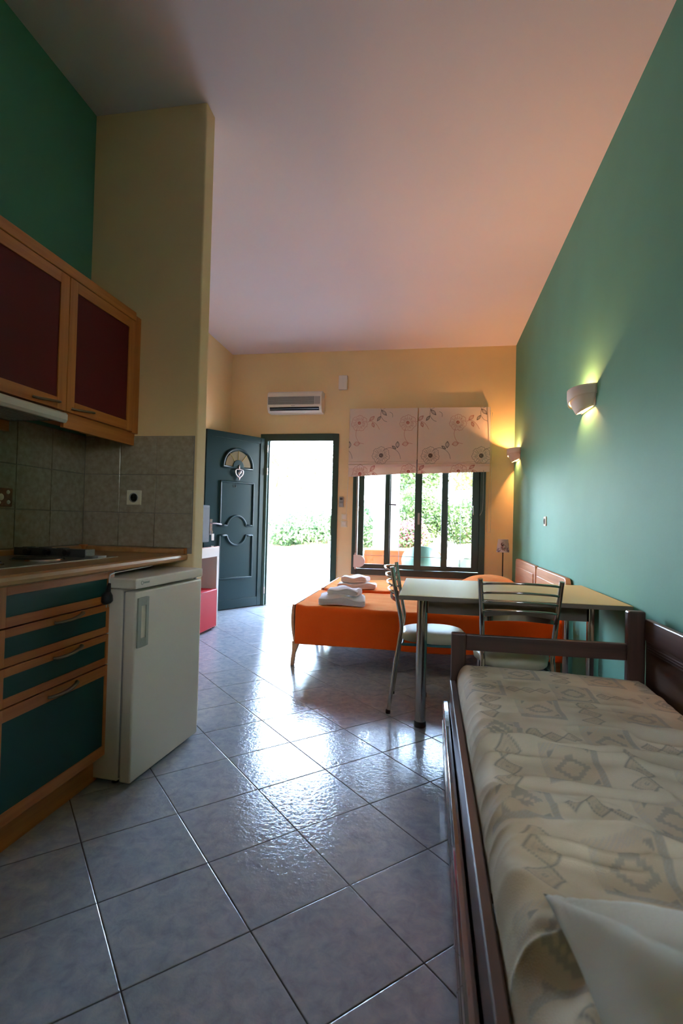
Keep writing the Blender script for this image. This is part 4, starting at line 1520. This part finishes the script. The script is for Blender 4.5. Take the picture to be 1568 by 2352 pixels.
# ================================================================== DAYBED
db = empty('daybed', (0, 0, 0), label='dark walnut daybed frame with panelled back along the green wall', cat='daybed')
YE = 2.45
MB().box(0.112, 0.178, YE, YE + 0.045, 0.0, 0.622).build('end_post', 'walnut_up', db, bevel=0.006)
MB().box(0.872, 0.945, YE, YE + 0.045, 0.0, 0.765).build('end_post', 'walnut_up', db, bevel=0.008)
MB().box(0.178, 0.872, YE + 0.008, YE + 0.036, 0.545, 0.618).build('end_rail', 'walnut_x', db, bevel=0.004)
MB().box(0.178, 0.872, YE + 0.010, YE + 0.034, 0.22, 0.40).build('end_panel', 'walnut_x', db, bevel=0.004)
MB().box(0.108, 0.134, 0.42, YE, 0.285, 0.405).build('side_rail', 'walnut', db, bevel=0.004)
MB().box(0.112, 0.178, 0.375, 0.42, 0.0, 0.622).build('end_post', 'walnut_up', db, bevel=0.006)
MB().box(0.872, 0.945, 0.375, 0.42, 0.0, 0.765).build('end_post', 'walnut_up', db, bevel=0.008)
MB().box(0.178, 0.872, 0.384, 0.412, 0.22, 0.45).build('end_panel', 'walnut_x', db, bevel=0.004)
MB().box(0.938, 0.966, 0.42, YE, 0.640, 0.735).build('back_rail', 'walnut', db, bevel=0.005)
bp_ = MB()
bp_.box(0.945, 0.962, 0.42, YE, 0.28, 0.640)
bp_.build('back_panel', 'walnut', db)
gm = MB()
for z in (0.602, 0.613, 0.624):
    gm.tube([(0.945, 0.42, z), (0.945, YE - 0.02, z)], 0.0035, 6)
gm.build('panel_beading', 'walnut', db, smooth=True)
for k in range(12):
    y = 0.50 + k * 0.165
    MB().box(0.134, 0.93, y, y + 0.07, 0.315, 0.33).build('slat', 'walnut_x', db)
mt_ = MB().box(0.170, 0.915, 0.46, YE - 0.03, 0.330, 0.435).build('mattress', 'pillow_cloth', db, bevel=0.04, seg=3)

# trundle under it: ribbed front
tr_ = empty('trundle_bed', (0, 0, 0), label='dark brown trundle with ribbed front slid under the daybed', cat='trundle bed')
prof = [(0.103, 0.035), (0.086, 0.035), (0.083, 0.06), (0.084, 0.13), (0.079, 0.138), (0.079, 0.148), (0.084, 0.155), (0.084, 0.168), (0.079, 0.175), (0.079, 0.186), (0.084, 0.193), (0.084, 0.225), (0.078, 0.235), (0.078, 0.272), (0.084, 0.279), (0.103, 0.279)]
MB().prism(prof, 0.50, 2.53, 'y').build('front_board', 'walnut_satin', tr_, bevel=0.0015)
MB().box(0.103, 0.90, 2.40, 2.42, 0.035, 0.20).build('end_board', 'walnut_x', tr_)
MB().box(0.103, 0.90, 0.52, 0.54, 0.035, 0.20).build('end_board', 'walnut_x', tr_)
MB().box(0.12, 0.88, 0.55, 2.39, 0.10, 0.22).build('mattress', 'pillow_cloth', tr_, bevel=0.02)
MB().box(0.103, 0.90, 0.54, 2.40, 0.06, 0.10).build('base', 'beech', tr_)
for (x, y) in ((0.14, 0.62), (0.14, 2.30), (0.84, 0.62), (0.84, 2.30)):
    MB().tube([(x, y - 0.012, 0.03), (x, y + 0.012, 0.03)], 0.03, 16).build('castor', 'black_plastic', tr_)

# blanket with woven pattern
step = 0.0042
X0b, X1b, Y0b, Y1b = 0.1365, 0.942, 0.44, YE - 0.003
nx, ny = int((X1b - X0b) / step), int((Y1b - Y0b) / step)
gx, gy = np.meshgrid(np.linspace(X0b, X1b, nx), np.linspace(Y0b, Y1b, ny))
zt = 0.490
d = np.minimum(np.minimum(gx - X0b, (X1b - gx) * 1.0), np.minimum(gy - Y0b, Y1b - gy))
R_ = 0.055
d2 = np.clip(d, 0, R_)
edge = R_ - np.sqrt(np.maximum(0, R_ ** 2 - (R_ - d2) ** 2))
gz = zt - edge * 2.1
# sag towards the wall, rumples
gz -= 0.018 * np.clip((gx - 0.55) / 0.4, 0, 1)
near = np.clip((2.15 - gy) / 0.6, 0, 1)


def ridge(x, y, seed, sx, sy):
    return 1 - np.abs(vnoise(x * sx, y * sy, seed))


dx = gx + 0.05 * vnoise(gx * 4, gy * 4, 40)
dy = gy + 0.06 * vnoise(gx * 3, gy * 3, 41)
wr = 1.45 * (0.017 * (ridge(dx, dy, 42, 2.2, 8.0) ** 4) + 0.009 * (ridge(dx + dy * .4, dy, 43, 5, 13) ** 3) + 0.010 * vnoise(dx * 4, dy * 6, 44) + 0.0045 * vnoise(dx * 14, dy * 16, 45))
gz += wr * (0.18 + 0.82 * near) - 0.010 * near


def crease(x0, y0, x1, y1, wd, h):
    global gz
    dxx, dyy = x1 - x0, y1 - y0
    L2 = dxx * dxx + dyy * dyy
    t = np.clip(((gx - x0) * dxx + (gy - y0) * dyy) / L2, 0, 1)
    cx, cy = x0 + t * dxx, y0 + t * dyy + 0.012 * np.sin(t * 7)
    dist = np.hypot(gx - cx, gy - cy)
    gz = gz + 1.35 * h * np.exp(-(dist / wd) ** 2) * np.sin(PI * np.clip(t * .92 + .04, 0, 1)) ** .6


for c_ in ((.17, 1.56, .62, 1.52, .020, .022), (.55, 1.50, .93, 1.46, .018, .020), (.20, 1.40, .58, 1.36, .016, .016), (.30, 1.17, .66, 1.05, .030, .030), (.66, 1.05, .86, 1.20, .022, .026),
           (.62, 1.30, .70, 1.08, .020, -.022), (.55, .96, .92, .98, .02, .018), (.17, .88, .30, .80, .022, .016), (.24, .78, .17, .60, .016, .014), (.33, .74, .22, .50, .02, .014), (.44, 1.30, .30, 1.24, .014, .014), (.16, 1.72, .36, 1.70, .014, .012)):
    crease(*c_)
gz += np.where(d < R_ * 0.5, 0, 0)
# woven pattern: squares with stepped diamonds, linked by diamond chains
BG = np.array(lin(212, 200, 174)[:3])
TAN = np.array(lin(160, 136, 102)[:3])
GRY = np.array(lin(124, 128, 124)[:3])
LBL = np.array(lin(176, 176, 172)[:3])
bc = np.tile(BG, gx.shape + (1,)).astype(float)
mott = 0.5 + 0.5 * vnoise(gx * 11, gy * 11, 50)
mott = np.clip(0.35 + 0.9 * vnoise(gx * 7, gy * 9, 50) + 0.3 * vnoise(gx * 23, gy * 23, 51), 0, 1)
bc = bc * (1 - 0.42 * mott[..., None]) + TAN * 0.42 * mott[..., None]


def blend(mask, colr, al):
    global bc
    k = (np.clip(mask, 0, 1) * al)[..., None]
    bc = bc * (1 - k) + colr * k


PXc, PYc = 0.1655, 0.2105
ci = np.floor((gx - 0.225) / PXc + 0.5)
cj = np.floor((gy - 1.26) / PYc + 0.5)
lx = gx - (0.225 + ci * PXc)
ly = gy - (1.26 + cj * PYc)
sqr = ((ci + cj) % 2 == 0)
ver = (~sqr) & (ci % 2 == 0)
hor = (~sqr) & (ci % 2 == 1)
soft = lambda v, w_=0.004: np.clip(0.5 - v / w_, 0, 1)
ax_, ay_ = np.abs(lx), np.abs(ly)
ins = np.maximum(ax_ - 0.074, ay_ - 0.082)
rings = soft(np.abs(ins) - 0.0) * 0
blend(np.where(sqr, soft(ins), 0), TAN, 0.24)
frame_side = np.where(sqr & (ins < 0) & (ins > -0.017), 1.0, 0)
stripe = (np.sin(ly * 420) > -0.1) | (lx < 0)
blend(frame_side * ((lx > 0.057) | (ly < -0.065)), GRY, 0.42)
blend(frame_side * (np.sin((ax_ + ay_) * 520) > 0), LBL, 0.35)
stp = 0.009
qx, qy = np.floor(ax_ / stp) * stp, np.floor(ay_ / stp) * stp
dm_ = qx + qy
par = ((ci + 2 * cj) % 4 == 0)
blend(np.where(sqr & (dm_ < 0.044) & (dm_ >= 0.026), 1.0, 0), GRY, 0.5)
blend(np.where(sqr & par & (dm_ < 0.018), 1.0, 0), GRY, 0.55)
crn = np.where(sqr & (ins < -0.020) & ((0.054 - ax_) + (0.062 - ay_) < 0.020), 1.0, 0)
blend(crn, GRY, 0.6)


def chain(along, across, n_, mask, pitch):
    a = (along / pitch + 0.5) % 1.0 - 0.5
    dd = np.abs(a) * pitch * 1.0 + np.abs(across)
    h = pitch * 0.5
    line = soft(np.abs(dd - h) - 0.0024, 0.006)
    dot = soft(np.abs(dd - 0.0045) - 0.002, 0.003)
    inner = soft(np.abs(dd - h * .55) - 0.0012, 0.006)
    mid = np.where((dd < h), 1.0, 0)
    blend(np.where(mask, mid, 0), TAN, 0.28)
    blend(np.where(mask, line, 0), GRY * 0.8, 0.85)
    blend(np.where(mask, inner, 0), GRY, 0.35)
    blend(np.where(mask, dot, 0), GRY, 0.6)


chain(ly, lx + 0.010 * np.sin(ly * 60), 3, ver & (ay_ < 0.105), 0.070)
chain(lx, ly, 3, hor & (ax_ < 0.0827), 0.0551)
blk = grid_obj('blanket', gx, gy, gz, 'blanket', None, bc, flip=False)
tag(blk, 'beige blanket with grey diamond and square weave rumpled over the daybed', 'blanket')

# pillow, bottom right, leaning against the near end
def pillow(loc, rot, Lx, Ly, Hh, seed):
    n = 90
    u, v = np.meshgrid(np.linspace(-1, 1, n), np.linspace(-1, 1, n))
    cu, cv = np.abs(u), np.abs(v)
    prof = (np.clip(1 - cu ** 3.2, 0, 1) ** 0.62) * (np.clip(1 - cv ** 3.2, 0, 1) ** 0.62)
    pin = 1 - 0.10 * (1 - cu ** 2) * cv ** 4 * 0.9
    pin2 = 1 - 0.10 * (1 - cv ** 2) * cu ** 4 * 0.9
    X = u * Lx / 2 * pin2
    Y = v * Ly / 2 * pin
    dc = np.hypot(u + 1, v - 1)
    fold = 0.0
    for (cx_, cy_, a0_, k_) in ((-1, 1, -0.6, 1.0), (-1, -1, 0.75, 1.0), (1, -1, 2.3, 0.8), (1, 1, -2.2, 0.8)):
        aa = np.arctan2(v - cy_, u - cx_)
        rr2 = np.hypot(u - cx_, v - cy_)
        fold = fold + k_ * 0.022 * np.sin((aa - a0_) * 9) * np.exp(-rr2 / 0.8) * np.clip(rr2 * 2, 0, 1)
    top = Hh / 2 * prof + fold + 0.007 * vnoise(u * 2.2 + 3, v * 3, seed) * prof + 0.002 * vnoise(u * 9, v * 7, seed + 1)
    bot = -Hh / 2 * prof * 0.8
    rim_ = (cu > 0.985) | (cv > 0.985)
    top = np.where(rim_, 0.0, top)
    bot = np.where(rim_, 0.0, bot)
    mb = MB()
    idx = lambda i, j, s_: s_ * n * n + i * n + j
    vs = [(X[i, j], Y[i, j], top[i, j]) for i in range(n) for j in range(n)] + [(X[i, j], Y[i, j], bot[i, j]) for i in range(n) for j in range(n)]
    fs = []
    for i in range(n - 1):
        for j in range(n - 1):
            fs.append((idx(i, j, 0), idx(i, j + 1, 0), idx(i + 1, j + 1, 0), idx(i + 1, j, 0)))
            fs.append((idx(i, j, 1), idx(i + 1, j, 1), idx(i + 1, j + 1, 1), idx(i, j + 1, 1)))
    o = mb.add(vs, fs).build('pillow', 'pillow_cloth', smooth=True)
    o.location = loc
    o.rotation_euler = rot
    return o


pw = pillow((0.478, 0.530, 0.585), (math.radians(8), math.radians(2), math.radians(1.5)), 0.62, 0.46, 0.15, 3)
tag(pw, 'white pillow in its case lying on the near end of the daybed', 'pillow')

# ================================================================== OUTSIDE
tf = MB().box(-7, 5, YF + 0.25, 12.2, -0.12, -0.02).build('terrace_floor', 'terrace_tile')
tf['kind'] = 'structure'
# the terrace paving: large pale slabs
for i in range(9):
    for j in range(7):
        x = -2.9 + i * 0.5
        y = YF + 0.26 + j * 0.5
        o = MB().box(x + 0.003, x + 0.497, y + 0.003, y + 0.497, -0.02, -0.008).build('paving_slab', 'terrace_tile', tf, bevel=0.002)
wl = MB().box(-2.75, -2.50, YF + 0.25, 8.85, -0.02, 0.62).build('wall_terrace', 'plaster_white', bevel=0.01)
wl['kind'] = 'structure'
lb = empty('low_block', (-2.345, 8.85, -0.02), label='low white rendered block with tiled foot on the terrace', cat='block')
MB().box(-0.215, 0.215, 0.0, 0.35, 0.0, 0.48).build('block', 'render_lilac', lb, bevel=0.008)
for k in range(3):
    MB().box(-0.215 + k * 0.145, -0.215 + k * 0.145 + 0.141, -0.012, 0.0, 0.0, 0.095).build('skirting_tile', 'skirting_tile', lb, bevel=0.001)
pp = MB().box(-7, 5, 10.9, 11.15, -0.02, 0.50).build('parapet', 'plaster_white', bevel=0.012)
tag(pp, 'low white parapet along the far edge of the terrace', 'parapet')
# planted bank behind the parapet
gxx, gyy = np.meshgrid(np.linspace(-14, 12, 120), np.linspace(11.1, 26, 70))
gzz = 0.42 + 0.25 * (1 - np.exp(-(gyy - 11.1) / 1.2)) + 0.0 * (gyy - 11.1) + 0.15 * vnoise(gxx * .8, gyy * .8, 61)
bank = grid_obj('ground', gxx, gyy, gzz, 'soil')
bank['kind'] = 'structure'


def leaves(n, center, radii, size, seed, shape='ellipsoid', surf=0.0):
    rs = np.random.RandomState(seed)
    p = rs.normal(size=(n, 3))
    p /= np.linalg.norm(p, axis=1)[:, None]
    rad = rs.rand(n) ** (1 / 3) if surf == 0 else surf + (1 - surf) * rs.rand(n)
    # clumps
    cl = rs.normal(size=(26, 3))
    cl /= np.linalg.norm(cl, axis=1)[:, None]
    dd = (p @ cl.T).max(1)
    rad = rad * (0.72 + 0.36 * dd ** 3)
    p = p * rad[:, None] * np.array(radii) + np.array(center)
    a = rs.normal(size=(n, 3))
    a /= np.linalg.norm(a, axis=1)[:, None]
    b_ = rs.normal(size=(n, 3))
    b_ -= (b_ * a).sum(1)[:, None] * a
    b_ /= np.linalg.norm(b_, axis=1)[:, None]
    s = size * (0.6 + 0.8 * rs.rand(n))[:, None]
    v = np.stack([p - a * s, p + b_ * s * .45, p + a * s, p - b_ * s * .45], 1).reshape(-1, 3)
    return v


def leaf_obj(name, v, mt, parent=None):
    n = len(v) // 4
    me = bpy.data.meshes.new(name)
    me.vertices.add(len(v))
    me.vertices.foreach_set('co', v.astype(np.float32).ravel())
    me.loops.add(n * 4)
    me.loops.foreach_set('vertex_index', np.arange(n * 4, dtype=np.int32))
    me.polygons.add(n)
    me.polygons.foreach_set('loop_start', np.arange(0, n * 4, 4, dtype=np.int32))
    me.update(calc_edges=True)
    me.materials.append(MATS[mt])
    o = bpy.data.objects.new(name, me)
    link(o, parent)
    o['kind'] = 'stuff'
    return o


def tree(x, y, z, h, r, seed, label, mt='leaf_tree', n=7000, lean=0.0):
    root = empty('tree', (x, y, z), label=label, cat='tree', group='trees beyond the terrace')
    tk = MB()
    tk.tube(spline([(0, 0, -0.2), (lean * .3, 0.05, h * .3), (lean * .7, 0, h * .55), (lean, 0, h * .85)], 5), [0.13 - 0.006 * k for k in range(16)], 10)
    rs = random.Random(seed)
    for k in range(6):
        a = rs.uniform(0, 2 * PI)
        t = rs.uniform(.35, .6)
        p0 = Vector((lean * t, 0, h * t))
        p1 = p0 + Vector((math.cos(a) * r * .7, math.sin(a) * r * .7, h * .25))
        tk.tube([p0, (p0 + p1) / 2 + Vector((0, 0, .1)), p1], [0.05, 0.035, 0.015], 7)
    tk.build('trunk', 'bark', root, smooth=True)
    leaf_obj('foliage', leaves(n, (lean, 0, h * .72), (r, r, h * .42), 0.085, seed), mt, root)
    return root


def bush(name, x, y, z, rx, ry, rz_, seed, label, mt, n=3500, size=0.05, cat='bush', group=None):
    root = empty(name, (x, y, z), label=label, cat=cat, group=group)
    MB().tube([(0, 0, -0.15), (0, 0, rz_ * .6)], [0.03, 0.015], 7).build('stem', 'bark', root)
    leaf_obj('foliage', leaves(n, (0, 0, rz_ * .8), (rx, ry, rz_), size, seed), mt, root)
    return root


iv = bush('ivy', -3.0, 12.3, 0.5, 1.25, 0.9, 0.55, 71, 'mound of green ivy spilling over the white parapet beyond the door', 'leaf_ivy', 9000, 0.055, 'ivy')
iv2 = bush('ivy', -1.5, 12.3, 0.55, 0.9, 0.8, 0.6, 72, 'green ivy clump behind the white column beyond the window', 'leaf_ivy', 6000, 0.055, 'ivy')
tree(-5.6, 17.5, 0.65, 4.2, 1.5, 81, 'pale leafy tree at the left beyond the open door', n=1500, lean=0.5)
tree(-3.6, 22.0, 0.65, 5.4, 1.9, 82, 'tallest pale tree in the middle of the view through the door', n=1500)
tree(-0.5, 16.0, 0.65, 3.6, 1.0, 83, 'leafy tree seen through the left window panes', mt='leaf_bush', n=5000)
tree(1.7, 19.2, 0.65, 4.8, 1.4, 84, 'pale tree seen through the right window panes', n=5000)
tree(5.2, 20.0, 0.65, 5.0, 1.6, 85, 'pale tree at the right edge of the window view', n=2500)
bush('bush', -0.25, 12.9, 0.75, 0.7, 0.5, 0.75, 91, 'rounded green bush beyond the patio table', 'leaf_bush', 4500, 0.05, group='bushes beyond the terrace')
bush('bush', 0.9, 13.0, 0.75, 0.9, 0.5, 0.6, 92, 'low green bush seen through the right window panes', 'leaf_bush', 4500, 0.05, group='bushes beyond the terrace')
fl = bush('flowering_bush', -0.42, 12.1, 0.5, 0.42, 0.3, 0.40, 93, 'pink flowering bush low beside the white column', 'petal_pink', 1400, 0.035)
leaf_obj('greenery', leaves(1400, (0, 0, 0.25), (0.45, 0.3, 0.38), 0.045, 94), 'leaf_bush', fl)
lgm = MB().tube(spline([(-3.6, 11.9, 1.02), (-3.2, 12.0, 1.16), (-2.85, 12.1, 1.3), (-2.65, 12.3, 1.55)], 5), [0.05, 0.07, 0.075, 0.07, 0.07, 0.065, 0.06, 0.055, 0.05, 0.045, 0.04, 0.04, 0.035, 0.03, 0.025, 0.02], 10).build('branch', 'bark', smooth=True)
tag(lgm, 'brown slanting branch rising out of the ivy beyond the door', 'branch')

colm = MB().box(-0.895, -0.50, 8.2, 8.6, -0.02, 2.9).build('terrace_column', 'render_lilac', bevel=0.01)
tag(colm, 'white square column standing on the terrace outside the window', 'column')
rf = MB().box(-0.95, 5, YF + 0.25, 8.6, 2.9, 3.1).build('sky_shade_roof', 'plaster_white', bevel=0.01)  # unseen roof over the column, added to cut high sky light
rf['kind'] = 'structure'

# patio table under an orange cloth and plastic chairs
pt = empty('patio_table', (-0.38, 7.72, -0.008), label='patio table outside the window', cat='table')
MB().box(-0.52, 0.52, -0.38, 0.38, 0.70, 0.735).build('tabletop', 'white_plastic', pt, bevel=0.01)
for sx in (-.45, .45):
    for sy in (-.31, .31):
        MB().tube([(sx, sy, 0), (sx, sy, 0.70)], 0.022, 10).build('leg', 'white_plastic', pt)
nn = 70
u, v = np.meshgrid(np.linspace(-0.80, 0.80, nn), np.linspace(-0.66, 0.66, nn))
ex = np.maximum(np.abs(u) - 0.535, 0)
ey = np.maximum(np.abs(v) - 0.395, 0)
Xc = np.sign(u) * (np.minimum(np.abs(u), 0.535) + 0.06 * ex + 0.012 * np.sin(v * 26) * ex * 5)
Yc = np.sign(v) * (np.minimum(np.abs(v), 0.395) + 0.06 * ey + 0.012 * np.sin(u * 26) * ey * 5)
Zc = 0.742 - np.maximum(ex, ey) * 0.98 - 0.0 * u
oc = grid_obj('tablecloth', Xc - 0.38, Yc + 7.72, Zc - 0.008, 'orange_cloth', solid=0.003)
tag(oc, 'orange tablecloth on the patio table outside', 'tablecloth')


def patio_chair(x, y, rz, label):
    root = empty('patio_chair', (x, y, -0.008), rz, label=label, cat='chair', group='pale green plastic patio chairs')
    MB().box(-0.22, 0.22, -0.20, 0.24, 0.40, 0.43).build('seat', 'pale_green_plastic', root, bevel=0.015)
    # curved back: wraps round into arms; back is toward -y
    vs, fs = [], []
    n = 24
    for i in range(n + 1):
        a = PI + PI * i / n
        hgt = 0.40 * (math.sin(PI * i / n) ** 0.45)
        x_, y_ = 0.27 * math.cos(a), 0.02 + 0.26 * math.sin(a)
        vs += [(x_ * .9, y_ * .9, 0.42), (x_, y_ - 0.04 * math.sin(PI * i / n), 0.42 + max(0.2, hgt) + 0.02)]
    for i in range(n):
        fs.append((2 * i, 2 * i + 1, 2 * i + 3, 2 * i + 2))
    MB().add(vs, fs).build('back_shell', 'pale_green_plastic', root, smooth=True, solid=0.012)
    for sx in (-0.2, 0.2):
        for sy in (-0.18, 0.22):
            MB().tube([(sx * 1.1, sy * 1.1, 0), (sx, sy, 0.41)], [0.018, 0.022], 8).build('leg', 'pale_green_plastic', root)
    return root


patio_chair(-1.22, 7.60, -PI / 2, 'pale green plastic chair at the left end of the patio table')
patio_chair(-0.10, 7.10, 0.0, 'pale green plastic chair backing the window, behind the second pane')
patio_chair(0.50, 7.62, PI / 2 - 0.3, 'pale green plastic chair at the right end of the patio table')
